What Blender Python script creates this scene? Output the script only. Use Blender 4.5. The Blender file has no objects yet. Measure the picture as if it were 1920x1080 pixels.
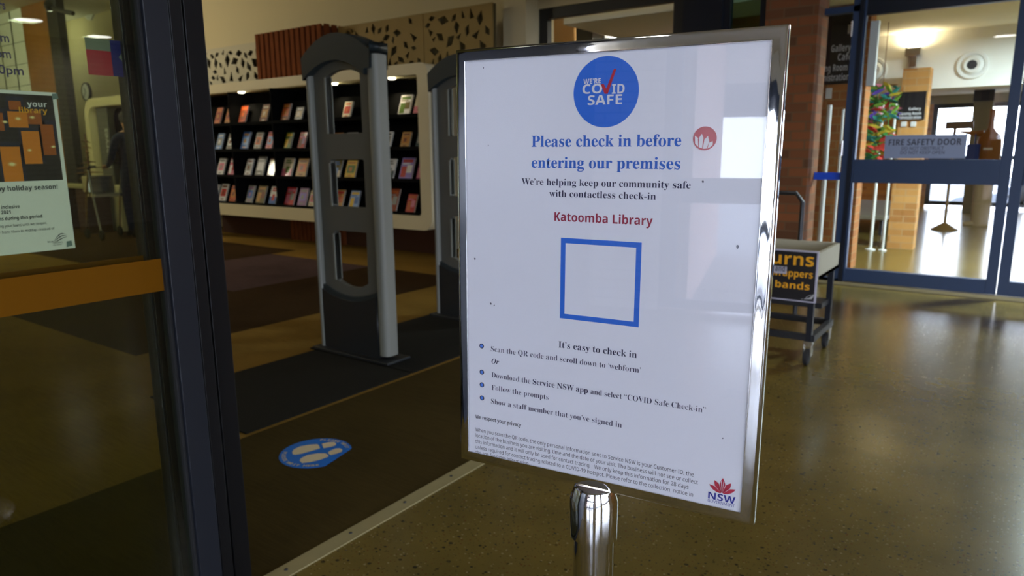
import bpy, bmesh, math, random
from math import sin, cos, pi, radians, sqrt, atan2
from mathutils import Vector, Matrix
random.seed(7)
S = bpy.context.scene
COL = S.collection

# ------------------------------------------------------------------ camera
F, PITCH, YAW, ROLL, EYE = 1321.05, .1925, .62823, -.00815, 1.15
fw = Vector((-sin(YAW)*cos(PITCH), cos(YAW)*cos(PITCH), -sin(PITCH)))
r0 = Vector((cos(YAW), sin(YAW), 0)); u0 = r0.cross(fw)
rt = r0*cos(ROLL)+u0*sin(ROLL); up = u0*cos(ROLL)-r0*sin(ROLL)
cd = bpy.data.cameras.new('camera'); cam = bpy.data.objects.new('camera', cd); COL.objects.link(cam)
cam.matrix_world = Matrix(((rt.x, up.x, -fw.x, 0), (rt.y, up.y, -fw.y, 0), (rt.z, up.z, -fw.z, EYE), (0, 0, 0, 1)))
cd.sensor_width = 36; cd.lens = F/1920*36; cd.clip_start = .02; cd.clip_end = 300
cd.dof.use_dof = True; cd.dof.focus_distance = .72; cd.dof.aperture_fstop = 11.0
S.camera = cam

def ray(x, y): return rt*((x-960)/F) - up*((y-540)/F) + fw
def on(axis, v, x, y):
    d = ray(x, y); o = Vector((0, 0, EYE))
    return o + d*((v-o[axis])/d[axis])
def PX(X, x, y): return on(0, X, x, y)
def PY(Y, x, y): return on(1, Y, x, y)
def PZ(Z, x, y): return on(2, Z, x, y)

# ------------------------------------------------------------------ light
S.view_settings.view_transform = 'Standard'; S.view_settings.look = 'None'
S.view_settings.gamma = 1; S.view_settings.exposure = 0.0
S.view_settings.use_curve_mapping = False
S.cycles.use_denoising = True
S.cycles.max_bounces = 10; S.cycles.diffuse_bounces = 4; S.cycles.glossy_bounces = 5
S.cycles.transparent_max_bounces = 24; S.cycles.transmission_bounces = 8
S.cycles.sample_clamp_indirect = 6; S.cycles.caustics_reflective = False; S.cycles.caustics_refractive = False
wd = bpy.data.worlds.new('overcast_sky'); S.world = wd; wd.use_nodes = True
wn = wd.node_tree
bg = wn.nodes['Background']; bg.inputs[1].default_value = 12.4
tc = wn.nodes.new('ShaderNodeTexCoord'); sp = wn.nodes.new('ShaderNodeSeparateXYZ'); cr = wn.nodes.new('ShaderNodeValToRGB')
wn.links.new(tc.outputs['Generated'], sp.inputs[0]); wn.links.new(sp.outputs['Z'], cr.inputs[0]); wn.links.new(cr.outputs[0], bg.inputs[0])
cr.color_ramp.elements[0].color = (.76, .82, 1, 1); cr.color_ramp.elements[1].color = (.56, .66, 1, 1)

def area(name, loc, rot, sx, sy, power=0, col=(1, 1, 1), portal=False, shape='RECTANGLE', spread=pi):
    l = bpy.data.lights.new(name, 'AREA'); l.shape = shape; l.size = sx; l.size_y = sy
    l.energy = power; l.color = col; l.spread = spread
    if portal: l.cycles.is_portal = True
    o = bpy.data.objects.new(name, l); o.location = loc; o.rotation_euler = rot; COL.objects.link(o)
    return o
# sampling portals in the daylight openings (they emit nothing themselves)
area('entrance_portal', (3.3, -4.34, 1.3), (radians(90), 0, 0), 8.6, 2.6, portal=True)
area('side_portal', (9.15, -.35, 1.4), (0, radians(90), 0), 2.6, 6.5, portal=True)
area('gallery_portal', (0.8, 15.95, 1.25), (radians(-90), 0, 0), 7, 2.4, portal=True)

def lamp(name, x, y, z, power, col, size=.22, spread=2.6):
    return area(name, (x, y, z), (0, 0, 0), size, size, power, col, shape='DISK', spread=spread)

# ------------------------------------------------------------------ materials
M = {}
def s2l(c): return tuple(((v/255)/12.92 if v/255 <= .04045 else ((v/255+.055)/1.055)**2.4) for v in c)
def mat(name, col, rough=.6, metal=0, noise=0, nscale=8, bump=0, bscale=60, coat=0, spec=.5, emit=0):
    m = bpy.data.materials.new(name); m.use_nodes = True; nt = m.node_tree; b = nt.nodes['Principled BSDF']
    c = (*col, 1)
    b.inputs['Base Color'].default_value = c; b.inputs['Roughness'].default_value = rough
    b.inputs['Metallic'].default_value = metal; b.inputs['Coat Weight'].default_value = coat
    b.inputs['Coat Roughness'].default_value = .06
    b.inputs['Specular IOR Level'].default_value = spec
    if emit:
        b.inputs['Emission Color'].default_value = c; b.inputs['Emission Strength'].default_value = emit
    t = nt.nodes.new('ShaderNodeTexCoord')
    if noise:
        n = nt.nodes.new('ShaderNodeTexNoise'); n.inputs['Scale'].default_value = nscale; n.inputs['Detail'].default_value = 5
        mx = nt.nodes.new('ShaderNodeMix'); mx.data_type = 'RGBA'
        mx.inputs[6].default_value = tuple(v*(1-noise) for v in col)+(1,); mx.inputs[7].default_value = tuple(min(1, v*(1+noise)) for v in col)+(1,)
        nt.links.new(t.outputs['Object'], n.inputs['Vector']); nt.links.new(n.outputs[0], mx.inputs[0]); nt.links.new(mx.outputs[2], b.inputs['Base Color'])
    if bump:
        n2 = nt.nodes.new('ShaderNodeTexNoise'); n2.inputs['Scale'].default_value = bscale; bp = nt.nodes.new('ShaderNodeBump')
        bp.inputs['Strength'].default_value = bump; bp.inputs['Distance'].default_value = .01
        nt.links.new(t.outputs['Object'], n2.inputs['Vector']); nt.links.new(n2.outputs[0], bp.inputs['Height']); nt.links.new(bp.outputs[0], b.inputs['Normal'])
    M[name] = m; return m

mat('chrome', (.80, .79, .78), .045, 1, bump=.02, bscale=25)
mat('brushed_steel', (.72, .71, .70), .22, 1)
mat('paper', (.90, .91, .97), .55)
mat('paper_plain', (.90, .90, .88), .7)
mat('ink_black', (.012, .012, .03), .6); mat('ink_navy', (.012, .012, .06), .6)
mat('ink_blue', s2l((40, 112, 222)), .5); mat('ink_heading', s2l((45, 105, 205)), .5)
mat('ink_maroon', s2l((158, 22, 60)), .5); mat('ink_red', s2l((190, 25, 50)), .5)
mat('ink_crimson', s2l((196, 40, 70)), .5); mat('ink_royal', s2l((35, 45, 150)), .5)
mat('ink_rose', s2l((188, 70, 88)), .5)
mat('white_print', (.82, .82, .86), .5); mat('smudge', (.10, .10, .13), .7)
mat('bullet_blue', s2l((90, 140, 235)), .5)
mat('black_aluminium', (.006, .006, .007), .35, 0, noise=.2, nscale=3, spec=.25)
mat('grey_aluminium', (.012, .014, .020), .35, 0, spec=.35)
mat('navy_aluminium', (.022, .048, .115), .45, 0, noise=.15, nscale=4)
mat('navy_dark', (.010, .014, .026), .35, .2)
mat('groove', (.004, .004, .005), .8)
mat('band_orange', (.15, .056, .0004), .8, spec=.1); mat('band_blue', s2l((20, 80, 215)), .5)
mat('wall_cream', s2l((214, 200, 160)), .85, noise=.03, nscale=2)
mat('wall_white', (.80, .80, .76), .85, noise=.02, nscale=2)
mat('ceiling_white', (.78, .76, .68), .9)
mat('case_cream', s2l((222, 208, 168)), .5, noise=.02)
mat('case_black', (.004, .004, .004), .9, spec=.08)
mat('gate_grey', s2l((96, 95, 88)), .5, noise=.05); mat('gate_cap', s2l((40, 50, 54)), .45); mat('gate_side', s2l((132, 132, 124)), .5, 0)
mat('gate_base', (.014, .016, .018), .5)
mat('rubber_mat', (.011, .010, .007), .95, noise=.25, nscale=30, bump=.4, bscale=300, spec=.2)
mat('screen_pale', s2l((200, 192, 166)), .7); mat('screen_brown', s2l((150, 124, 66)), .7, noise=.06, nscale=5)
mat('screen_shade', s2l((60, 52, 34)), .9); mat('screen_shade_grey', s2l((104, 92, 58)), .9)  # dark tones standing for the shaded void behind the leaf cut-outs
mat('timber', s2l((122, 66, 32)), .85, noise=.3, nscale=6, spec=.12); mat('timber_dark', s2l((64, 32, 18)), .6)
mat('timber_panel', s2l((140, 88, 26)), .45, noise=.3, nscale=3)
mat('panel_white', (.80, .84, .82), .6, noise=.05)
mat('dark_column', (.012, .012, .010), .7)
mat('black_rubber', (.012, .012, .013), .7); mat('frame_black', (.016, .016, .018), .4)
mat('tub_grey', s2l((178, 172, 150)), .6)
mat('board_black', (.012, .010, .012), .35); mat('text_amber', s2l((240, 170, 20)), .5)
mat('board_edge', s2l((190, 185, 200)), .5)
mat('threshold', s2l((176, 164, 120)), .4, .35, noise=.1, nscale=20); mat('screw', (.03, .03, .03), .5)
mat('sticker_blue', s2l((0, 112, 215)), .5); mat('sticker_white', s2l((225, 205, 170)), .6)
mat('navy_cloth', (.008, .014, .05), .85, noise=.2, nscale=20); mat('skin', s2l((190, 140, 115)), .55); mat('hair', (.05, .045, .04), .8)
mat('notice_grey', s2l((150, 162, 190)), .5); mat('notice_text', s2l((60, 62, 72)), .6)
mat('grey_print', s2l((190, 190, 190)), .6)
mat('brown_figure', s2l((150, 96, 20)), .55, noise=.12, nscale=4); mat('tan_cloth', s2l((140, 118, 84)), .8)
mat('bin_blue', s2l((28, 60, 150)), .5)
mat('stand_brown', s2l((110, 84, 44)), .4)
mat('concrete', (.22, .22, .21), .9, noise=.08, nscale=3)
mat('vent_white', (.75, .76, .74), .5); mat('vent_dark', (.012, .014, .02), .5)
mat('plastic_white', (.75, .75, .72), .4)
mat('taupe', s2l((150, 146, 126)), .8); mat('dark_frame', (.02, .022, .02), .5)
mat('wicker', s2l((120, 114, 98)), .5, noise=.4, nscale=40, bump=.5, bscale=80)
mat('bench_top', s2l((170, 160, 120)), .5)
mat('stick', s2l((120, 84, 40)), .8, noise=.3, nscale=30)
mat('teal', s2l((50, 84, 78)), .5)
mat('sticker_red', s2l((170, 18, 40)), .5); mat('sticker_navy', s2l((22, 26, 110)), .5); mat('sticker_grey', s2l((120, 128, 112)), .6)
mat('office_brown', s2l((190, 150, 96)), .8)
mat('lantern_dark', (.010, .006, .003), .6); mat('lantern_orange', s2l((225, 130, 20)), .6); mat('lantern_amber', s2l((170, 86, 8)), .6); mat('lantern_glow', s2l((255, 235, 170)), .6); mat('lantern_blue', s2l((24, 26, 52)), .6)
mat('tape_grey', s2l((110, 130, 130)), .5)

def emitter(name, col, st):
    m = bpy.data.materials.new(name); m.use_nodes = True; nt = m.node_tree; nt.nodes.clear()
    e = nt.nodes.new('ShaderNodeEmission'); e.inputs[0].default_value = (*col, 1); e.inputs[1].default_value = st
    o = nt.nodes.new('ShaderNodeOutputMaterial'); nt.links.new(e.outputs[0], o.inputs[0]); M[name] = m
emitter('lamp_warm', (1, .86, .6), 9); emitter('lamp_cool', (1, .98, .94), 22); emitter('lamp_uplight', (1, .82, .5), 30); emitter('tube_white', (.95, 1, .95), 45)
emitter('case_lamp', (1, .93, .62), 14)

def glass(name, tint, gain=1.0):
    m = bpy.data.materials.new(name); m.use_nodes = True; nt = m.node_tree; nt.nodes.clear()
    t = nt.nodes.new('ShaderNodeBsdfTransparent'); t.inputs[0].default_value = (*tint, 1)
    g = nt.nodes.new('ShaderNodeBsdfGlossy'); g.inputs['Roughness'].default_value = .0
    fr = nt.nodes.new('ShaderNodeFresnel'); fr.inputs[0].default_value = 1.5
    geo = nt.nodes.new('ShaderNodeNewGeometry')      # same Fresnel for both sides of the pane
    mi = nt.nodes.new('ShaderNodeMix'); mi.data_type = 'FLOAT'; mi.inputs[2].default_value = 1.5; mi.inputs[3].default_value = 1/1.5
    nt.links.new(geo.outputs['Backfacing'], mi.inputs[0])
    inv = nt.nodes.new('ShaderNodeMath'); inv.operation = 'MULTIPLY'; inv.inputs[1].default_value = gain
    mx = nt.nodes.new('ShaderNodeMixShader'); o = nt.nodes.new('ShaderNodeOutputMaterial')
    fr.inputs[0].default_value = 1.5
    ly = nt.nodes.new('ShaderNodeLayerWeight'); ly.inputs[0].default_value = .5
    # Schlick: F0 + (1-F0)*facing^5
    pw = nt.nodes.new('ShaderNodeMath'); pw.operation = 'POWER'; pw.inputs[1].default_value = 5
    ml = nt.nodes.new('ShaderNodeMath'); ml.operation = 'MULTIPLY_ADD'; ml.inputs[1].default_value = .957; ml.inputs[2].default_value = .043
    nt.links.new(ly.outputs['Facing'], pw.inputs[0]); nt.links.new(pw.outputs[0], ml.inputs[0]); nt.links.new(ml.outputs[0], inv.inputs[0])
    nt.links.new(inv.outputs[0], mx.inputs[0]); nt.links.new(t.outputs[0], mx.inputs[1]); nt.links.new(g.outputs[0], mx.inputs[2]); nt.links.new(mx.outputs[0], o.inputs[0])
    for n in (fr, geo, mi): nt.nodes.remove(n)
    M[name] = m
glass('clear_glass', (.97, .98, .97), .8); glass('grey_glass', (.84, .88, .79), .8); glass('acrylic', (.99, .99, 1), 1.0); glass('teal_glass', (.5, .68, .62), .8)

def brick(name, c1, c2, mortar, bw=.23, bh=.076):
    m = bpy.data.materials.new(name); m.use_nodes = True; nt = m.node_tree; b = nt.nodes['Principled BSDF']; b.inputs['Roughness'].default_value = .85
    t = nt.nodes.new('ShaderNodeTexCoord'); s = nt.nodes.new('ShaderNodeSeparateXYZ'); a = nt.nodes.new('ShaderNodeMath'); a.operation = 'ADD'
    c = nt.nodes.new('ShaderNodeCombineXYZ'); br = nt.nodes.new('ShaderNodeTexBrick')
    nt.links.new(t.outputs['Object'], s.inputs[0]); nt.links.new(s.outputs[0], a.inputs[0]); nt.links.new(s.outputs[1], a.inputs[1])
    nt.links.new(a.outputs[0], c.inputs[0]); nt.links.new(s.outputs[2], c.inputs[1]); nt.links.new(c.outputs[0], br.inputs['Vector'])
    br.inputs['Color1'].default_value = (*c1, 1); br.inputs['Color2'].default_value = (*c2, 1); br.inputs['Mortar'].default_value = (*mortar, 1)
    br.inputs['Scale'].default_value = 1; br.inputs['Mortar Size'].default_value = .006; br.inputs['Brick Width'].default_value = bw; br.inputs['Row Height'].default_value = bh; br.inputs['Bias'].default_value = -.1
    nt.links.new(br.outputs[0], b.inputs['Base Color']); M[name] = m
brick('brick_orange', s2l((172, 108, 50)), s2l((136, 80, 38)), s2l((160, 122, 78)))
brick('brick_pier', s2l((138, 80, 40)), s2l((88, 58, 34)), s2l((112, 82, 54)))
brick('brick_tan', s2l((206, 152, 84)), s2l((170, 112, 56)), s2l((190, 150, 100)))
brick('brick_pale', s2l((200, 190, 184)), s2l((186, 174, 170)), s2l((150, 140, 140)))
brick('brick_pink', s2l((214, 176, 158)), s2l((198, 150, 132)), s2l((205, 185, 172)))

def terrazzo():
    m = bpy.data.materials.new('terrazzo'); m.use_nodes = True; nt = m.node_tree; b = nt.nodes['Principled BSDF']
    t = nt.nodes.new('ShaderNodeTexCoord')
    n = nt.nodes.new('ShaderNodeTexNoise'); n.inputs['Scale'].default_value = 5; n.inputs['Detail'].default_value = 6
    r = nt.nodes.new('ShaderNodeValToRGB'); r.color_ramp.elements[0].position = .3; r.color_ramp.elements[1].position = .7
    r.color_ramp.elements[0].color = (*s2l((98, 84, 40)), 1); r.color_ramp.elements[1].color = (*s2l((116, 98, 46)), 1)
    nt.links.new(t.outputs['Object'], n.inputs['Vector']); nt.links.new(n.outputs[0], r.inputs[0])
    last = r.outputs[0]
    for sc, th, col in ((62, .22, s2l((26, 28, 20))), (80, .22, s2l((150, 134, 96))), (95, .24, s2l((96, 54, 26))), (120, .24, s2l((50, 42, 26))), (34, .17, s2l((30, 28, 20)))):
        v = nt.nodes.new('ShaderNodeTexVoronoi'); v.inputs['Scale'].default_value = sc
        mp = nt.nodes.new('ShaderNodeMapping'); mp.inputs['Location'].default_value = (sc*.37, sc*.11, 0); mp.inputs['Scale'].default_value = (1, 1.2, 1)
        nt.links.new(t.outputs['Object'], mp.inputs[0]); nt.links.new(mp.outputs[0], v.inputs['Vector'])
        # size of each chip varies with its cell colour
        sx = nt.nodes.new('ShaderNodeSeparateColor'); nt.links.new(v.outputs['Color'], sx.inputs[0])
        mu = nt.nodes.new('ShaderNodeMath'); mu.operation = 'MULTIPLY'; mu.inputs[1].default_value = th*4
        sb = nt.nodes.new('ShaderNodeMath'); sb.operation = 'SUBTRACT'; sb.inputs[1].default_value = .62
        nt.links.new(sx.outputs[0], sb.inputs[0]); nt.links.new(sb.outputs[0], mu.inputs[0])
        lt = nt.nodes.new('ShaderNodeMath'); lt.operation = 'LESS_THAN'; nt.links.new(v.outputs['Distance'], lt.inputs[0]); nt.links.new(mu.outputs[0], lt.inputs[1])
        mx = nt.nodes.new('ShaderNodeMix'); mx.data_type = 'RGBA'; mx.inputs[7].default_value = (*col, 1)
        g = nt.nodes.new('ShaderNodeMath'); g.operation = 'MULTIPLY'; g.inputs[1].default_value = .75; nt.links.new(lt.outputs[0], g.inputs[0])
        nt.links.new(g.outputs[0], mx.inputs[0]); nt.links.new(last, mx.inputs[6]); last = mx.outputs[2]
    nt.links.new(last, b.inputs['Base Color']); b.inputs['Roughness'].default_value = .21; b.inputs['Specular IOR Level'].default_value = .55
    M['terrazzo'] = m
terrazzo()

def carpet(name, col):
    m = bpy.data.materials.new(name); m.use_nodes = True; nt = m.node_tree; b = nt.nodes['Principled BSDF']; b.inputs['Roughness'].default_value = 1; b.inputs['Specular IOR Level'].default_value = .05
    t = nt.nodes.new('ShaderNodeTexCoord'); mp = nt.nodes.new('ShaderNodeMapping'); mp.inputs['Scale'].default_value = (3, 60, 1)
    n = nt.nodes.new('ShaderNodeTexNoise'); n.inputs['Scale'].default_value = 3; n.inputs['Detail'].default_value = 6
    n2 = nt.nodes.new('ShaderNodeTexNoise'); n2.inputs['Scale'].default_value = 2.2; n2.inputs['Detail'].default_value = 3
    ad = nt.nodes.new('ShaderNodeMath'); ad.operation = 'ADD'
    r = nt.nodes.new('ShaderNodeValToRGB'); r.color_ramp.elements[0].position = .7; r.color_ramp.elements[1].position = 1.3 if False else 1.0
    r.color_ramp.elements[0].color = (*[v*.85 for v in col], 1); r.color_ramp.elements[1].color = (*[v*1.12 for v in col], 1)
    nt.links.new(t.outputs['Object'], mp.inputs[0]); nt.links.new(mp.outputs[0], n.inputs['Vector']); nt.links.new(t.outputs['Object'], n2.inputs['Vector'])
    hm = nt.nodes.new('ShaderNodeMath'); hm.operation = 'MULTIPLY'; hm.inputs[1].default_value = .9
    nt.links.new(n.outputs[0], ad.inputs[0]); nt.links.new(n2.outputs[0], ad.inputs[1]); nt.links.new(ad.outputs[0], hm.inputs[0]); nt.links.new(hm.outputs[0], r.inputs[0]); nt.links.new(r.outputs[0], b.inputs['Base Color'])
    bp = nt.nodes.new('ShaderNodeBump'); bp.inputs['Strength'].default_value = .3; bp.inputs['Distance'].default_value = .004
    nt.links.new(n.outputs[0], bp.inputs['Height']); nt.links.new(bp.outputs[0], b.inputs['Normal']); M[name] = m
carpet('carpet_tan', s2l((136, 106, 48))); carpet('carpet_brown', s2l((66, 54, 26))); carpet('carpet_dark', s2l((62, 44, 24))); carpet('carpet_mauve', s2l((88, 70, 70)))

# ------------------------------------------------------------------ helpers
ORG = {}
def org(p): return ORG[p.name] if p is not None else Vector((0, 0, 0))
def tag(o, label=None, cat=None, group=None, kind=None):
    if label: o['label'] = label
    if cat: o['category'] = cat
    if group: o['group'] = group
    if kind: o['kind'] = kind
    return o
def thing(name, label, cat, loc, group=None):
    o = bpy.data.objects.new(name, None); o.empty_display_size = .1; COL.objects.link(o); o.location = loc
    ORG[o.name] = Vector(loc); return tag(o, label, cat, group)
def link(name, me, mats, parent=None, label=None, smooth=None):
    for m in (mats if isinstance(mats, (list, tuple)) else [mats]): me.materials.append(M[m])
    o = bpy.data.objects.new(name, me); COL.objects.link(o)
    if parent is not None:
        q = org(parent); me.transform(Matrix.Translation(-q)); o.parent = parent; ORG[o.name] = q
    else:                                       # own origin: middle of the base
        vs = [v.co for v in me.vertices]
        q = Vector(((min(v.x for v in vs)+max(v.x for v in vs))/2, (min(v.y for v in vs)+max(v.y for v in vs))/2, min(v.z for v in vs)))
        me.transform(Matrix.Translation(-q)); o.location = q; ORG[o.name] = q
    if label: o['label'] = label
    return o
def fin(name, bm, mats, parent=None, label=None, smooth=30, bevel=0):
    bmesh.ops.recalc_face_normals(bm, faces=bm.faces)
    me = bpy.data.meshes.new(name); bm.to_mesh(me); bm.free()
    if smooth:
        for p in me.polygons: p.use_smooth = True
        try: me.set_sharp_from_angle(angle=radians(smooth))
        except Exception: pass
    o = link(name, me, mats, parent, label)
    if bevel:
        md = o.modifiers.new('bevel', 'BEVEL'); md.width = bevel; md.segments = 2; md.limit_method = 'ANGLE'; md.angle_limit = radians(50)
    return o
def nb(): return bmesh.new()
def box(bm, x0, x1, y0, y1, z0, z1, mi=0, mx=None):
    vs = [bm.verts.new((x, y, z)) for z in (z0, z1) for y in (y0, y1) for x in (x0, x1)]
    if mx is not None:
        for v in vs: v.co = mx @ v.co
    fs = []
    for q in ((0, 2, 3, 1), (4, 5, 7, 6), (0, 1, 5, 4), (2, 6, 7, 3), (0, 4, 6, 2), (1, 3, 7, 5)):
        f = bm.faces.new([vs[i] for i in q]); f.material_index = mi; fs.append(f)
    return fs
def bx(name, dims, m, parent=None, label=None, bevel=0):
    b = nb(); box(b, *dims); return fin(name, b, m, parent, label, 0, bevel)
def struct(name, dims, m, parent=None):
    o = bx(name, dims, m, parent)
    if parent is None: o['kind'] = 'structure'
    return o
def tube(bm, pts, r, seg=10, mi=0, closed=False):
    pts = [Vector(p) for p in pts]; n = len(pts); rings = []; ref = None
    for i, p in enumerate(pts):
        a = pts[i-1] if i else (pts[-1] if closed else p); b = pts[(i+1) % n] if (i < n-1 or closed) else p
        d = (b-a).normalized()
        if ref is None: ref = d.orthogonal().normalized()
        ref = (ref-d*ref.dot(d)).normalized(); s = d.cross(ref)
        rr = r[i] if isinstance(r, (list, tuple)) else r
        rings.append([bm.verts.new(p+(ref*cos(2*pi*k/seg)+s*sin(2*pi*k/seg))*rr) for k in range(seg)])
    m = n if closed else n-1
    for i in range(m):
        A, B = rings[i], rings[(i+1) % n]
        for k in range(seg):
            f = bm.faces.new((A[k], A[(k+1) % seg], B[(k+1) % seg], B[k])); f.material_index = mi
    if not closed:
        for R in (rings[0], rings[-1]):
            f = bm.faces.new(R); f.material_index = mi
def lathe(bm, prof, mx=Matrix(), seg=40, mi=0):
    rings = []
    for r, z in prof:
        rings.append([bm.verts.new(mx @ Vector((r*cos(2*pi*k/seg), r*sin(2*pi*k/seg), z))) for k in range(seg)] if r > 1e-6 else [bm.verts.new(mx @ Vector((0, 0, z)))])
    for A, B in zip(rings, rings[1:]):
        for k in range(seg):
            k2 = (k+1) % seg
            if len(A) == 1 and len(B) == 1: continue
            q = (A[0], B[k2], B[k]) if len(A) == 1 else ((A[k], A[k2], B[0]) if len(B) == 1 else (A[k], A[k2], B[k2], B[k]))
            f = bm.faces.new(q); f.material_index = mi
    for R in (rings[0], rings[-1]):
        if len(R) > 1: f = bm.faces.new(R); f.material_index = mi
FRONT = Matrix(((1, 0, 0, 0), (0, 0, 1, 0), (0, 1, 0, 0), (0, 0, 0, 1)))     # local (x,y,z)->(x, z, y): plate facing -Y
def frontm(Y): return Matrix(((1, 0, 0, 0), (0, 0, -1, Y), (0, 1, 0, 0), (0, 0, 0, 1)))      # x->X, y->Z, z->-Y
def sidem(X): return Matrix(((0, 0, 1, X), (1, 0, 0, 0), (0, 1, 0, 0), (0, 0, 0, 1)))        # x->Y, y->Z, z->+X
def plate_mesh(name, loops, thick, mx):
    """flat outline with holes (2D filled curve), given thickness, placed by matrix"""
    c = bpy.data.curves.new(name, 'CURVE'); c.dimensions = '2D'; c.fill_mode = 'BOTH'; c.extrude = thick/2
    for L in loops:
        s = c.splines.new('POLY'); s.points.add(len(L)-1); s.use_cyclic_u = True
        for p, (x, y) in zip(s.points, L): p.co = (x, y, 0, 1)
    o = bpy.data.objects.new(name, c); COL.objects.link(o)
    dg = bpy.context.evaluated_depsgraph_get(); me = bpy.data.meshes.new_from_object(o.evaluated_get(dg))
    bpy.data.objects.remove(o); bpy.data.curves.remove(c); me.name = name; me.materials.clear()
    me.transform(mx @ Matrix.Translation((0, 0, -thick/2)))
    bm = bmesh.new(); bm.from_mesh(me); bmesh.ops.remove_doubles(bm, verts=bm.verts, dist=1e-5); bmesh.ops.recalc_face_normals(bm, faces=bm.faces); bm.to_mesh(me); bm.free()
    return me
def plate(name, loops, thick, mx, m, parent=None, label=None):
    return link(name, plate_mesh(name, loops, thick, mx), m, parent, label)
def rrect(x0, x1, y0, y1, r, n=6):
    if not isinstance(r, (list, tuple)): r = [r]*4
    L = []
    for (cx, cy, a), q in zip(((x1-r[0], y1-r[0], 0), (x0+r[1], y1-r[1], 90), (x0+r[2], y0+r[2], 180), (x1-r[3], y0+r[3], 270)), r):
        L += [(cx+q*cos(radians(a+90*i/n)), cy+q*sin(radians(a+90*i/n))) for i in range(n+1)]
    return L
def circ(cx, cy, r, n=40, ry=None): return [(cx+r*cos(2*pi*i/n), cy+(ry or r)*sin(2*pi*i/n)) for i in range(n)]
def poly(bm, pts, mx, z=0, mi=0):
    f = bm.faces.new([bm.verts.new(mx @ Vector((x, y, z))) for x, y in pts]); f.material_index = mi; return f

UNI = {'serif': (0x1D400, 0x1D41A, 0x1D7CE), 'sans': (0x1D5A0, 0x1D5BA, 0x1D7E2), 'bold': (0x1D5D4, 0x1D5EE, 0x1D7EC), 'ital': (0x1D468, 0x1D482, 0x1D7CE), 'plain': None}
def style(t, st):
    u = UNI[st]
    if not u: return t
    o = ''
    for ch in t:
        if 'A' <= ch <= 'Z': o += chr(u[0]+ord(ch)-65)
        elif 'a' <= ch <= 'z': o += chr(u[1]+ord(ch)-97)
        elif ch.isdigit(): o += chr(u[2]+ord(ch)-48)
        else: o += ch
    return o
def raw_text(t, st, off=0):
    c = bpy.data.curves.new('t', 'FONT'); c.body = style(t, st); c.size = 1; c.offset = off; c.resolution_u = 4
    o = bpy.data.objects.new('t', c); COL.objects.link(o)
    me = bpy.data.meshes.new_from_object(o.evaluated_get(bpy.context.evaluated_depsgraph_get()))
    bpy.data.objects.remove(o); bpy.data.curves.remove(c); me.materials.clear(); return me
def text(name, t, st, x0, x1, y, size, mx, m, parent=None, off=0, label=None, z=0, shear=0):
    """lettering fitted between x0 and x1 on baseline y; size is the em height"""
    me = raw_text(t, st, off); xs = [v.co.x for v in me.vertices]; a, b = min(xs), max(xs)
    k = (x1-x0)/(b-a)
    me.transform(mx @ Matrix(((k, 0, 0, x0-a*k), (0, size, 0, y), (0, 0, 1, z), (0, 0, 0, 1))))
    me.name = name
    if isinstance(parent, str): return me
    return link(name, me, m, parent, label)
def join_meshes(name, meshes):
    bm = bmesh.new()
    for me in meshes: bm.from_mesh(me); bpy.data.meshes.remove(me)
    me = bpy.data.meshes.new(name); bm.to_mesh(me); bm.free(); return me
def dup(root, dloc, label=None, group=None):
    r = root.copy(); COL.objects.link(r); r.location = root.location+Vector(dloc)
    if label: r['label'] = label
    if group: r['group'] = group
    for ch in list(root.children):
        c = ch.copy(); COL.objects.link(c); c.parent = r
        for g in list(ch.children):
            d = g.copy(); COL.objects.link(d); d.parent = c
    return r

# ================================================================== SETTING
CH, FC = 3.6, 2.9
struct('floor', (-1.57, 9.4, -4.3, 6.6, -.1, 0), 'terrazzo'); struct('floor', (-4.6, 9.4, 6.6, 17, -.1, 0), 'terrazzo')
# library carpet: broad rectangles of colour laid edge to edge
b = nb()
xs = [-16.5, -7.0, -5.35, -4.08, -2.5, -1.57]; ys = [-3.2, 1.9, 3.35, 4.9, 5.25, 6.6]
for i in range(5):
    for j in range(5):
        x, y = (xs[i]+xs[i+1])/2, (ys[j]+ys[j+1])/2
        mi = 0
        if x > -2.5: mi = 1
        elif -7 < x < -4.08 and 1.9 < y < 4.9: mi = 2
        if -5.35 > x > -7 and 3.35 < y < 4.9: mi = 3
        if x < -7 and 3.35 < y < 5.25: mi = 2
        fs = box(b, xs[i], xs[i+1], ys[j], ys[j+1], -.1, 0, mi)
fin('floor', b, ['carpet_tan', 'carpet_brown', 'carpet_dark', 'carpet_mauve'], smooth=0)['kind'] = 'structure'
struct('ceiling', (-16.5, -1.62, -3.2, 6.6, CH, CH+.1), 'ceiling_white')
struct('ceiling', (-1.62, 9.4, -4.3, 6.62, FC, FC+.1), 'ceiling_white')
struct('wall_back', (-16.5, -4.5, 6.4, 6.6, 0, CH), 'wall_cream')
struct('wall_pilaster', (-4.5, -4.22, 6.08, 6.6, 0, CH), 'wall_cream')
struct('wall_left', (-16.6, -16.5, -3.2, 6.6, 0, CH), 'wall_cream')
struct('wall_front', (-16.5, -1.62, -3.3, -3.2, 0, CH), 'wall_cream')
struct('wall_above_window', (-4.22, -1.62, 6.3, 6.5, 2.56, CH), 'wall_cream')
struct('wall_below_window', (-4.22, -1.9, 6.3, 6.5, 0, .95), 'wall_cream')
struct('wall_pier', (-1.92, -1.50, 6.28, 6.62, 0, FC+.7), 'brick_pier')
struct('wall_glazed_head', (-1.64, -1.44, -3.2, 6.28, 2.5, CH), 'navy_dark')
struct('wall_above_door', (-1.5, 9.4, 6.45, 6.6, 2.62, FC), 'wall_white')
struct('wall_right_of_doors', (1.9, 9.4, 6.45, 6.6, 0, 2.62), 'brick_orange')
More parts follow.
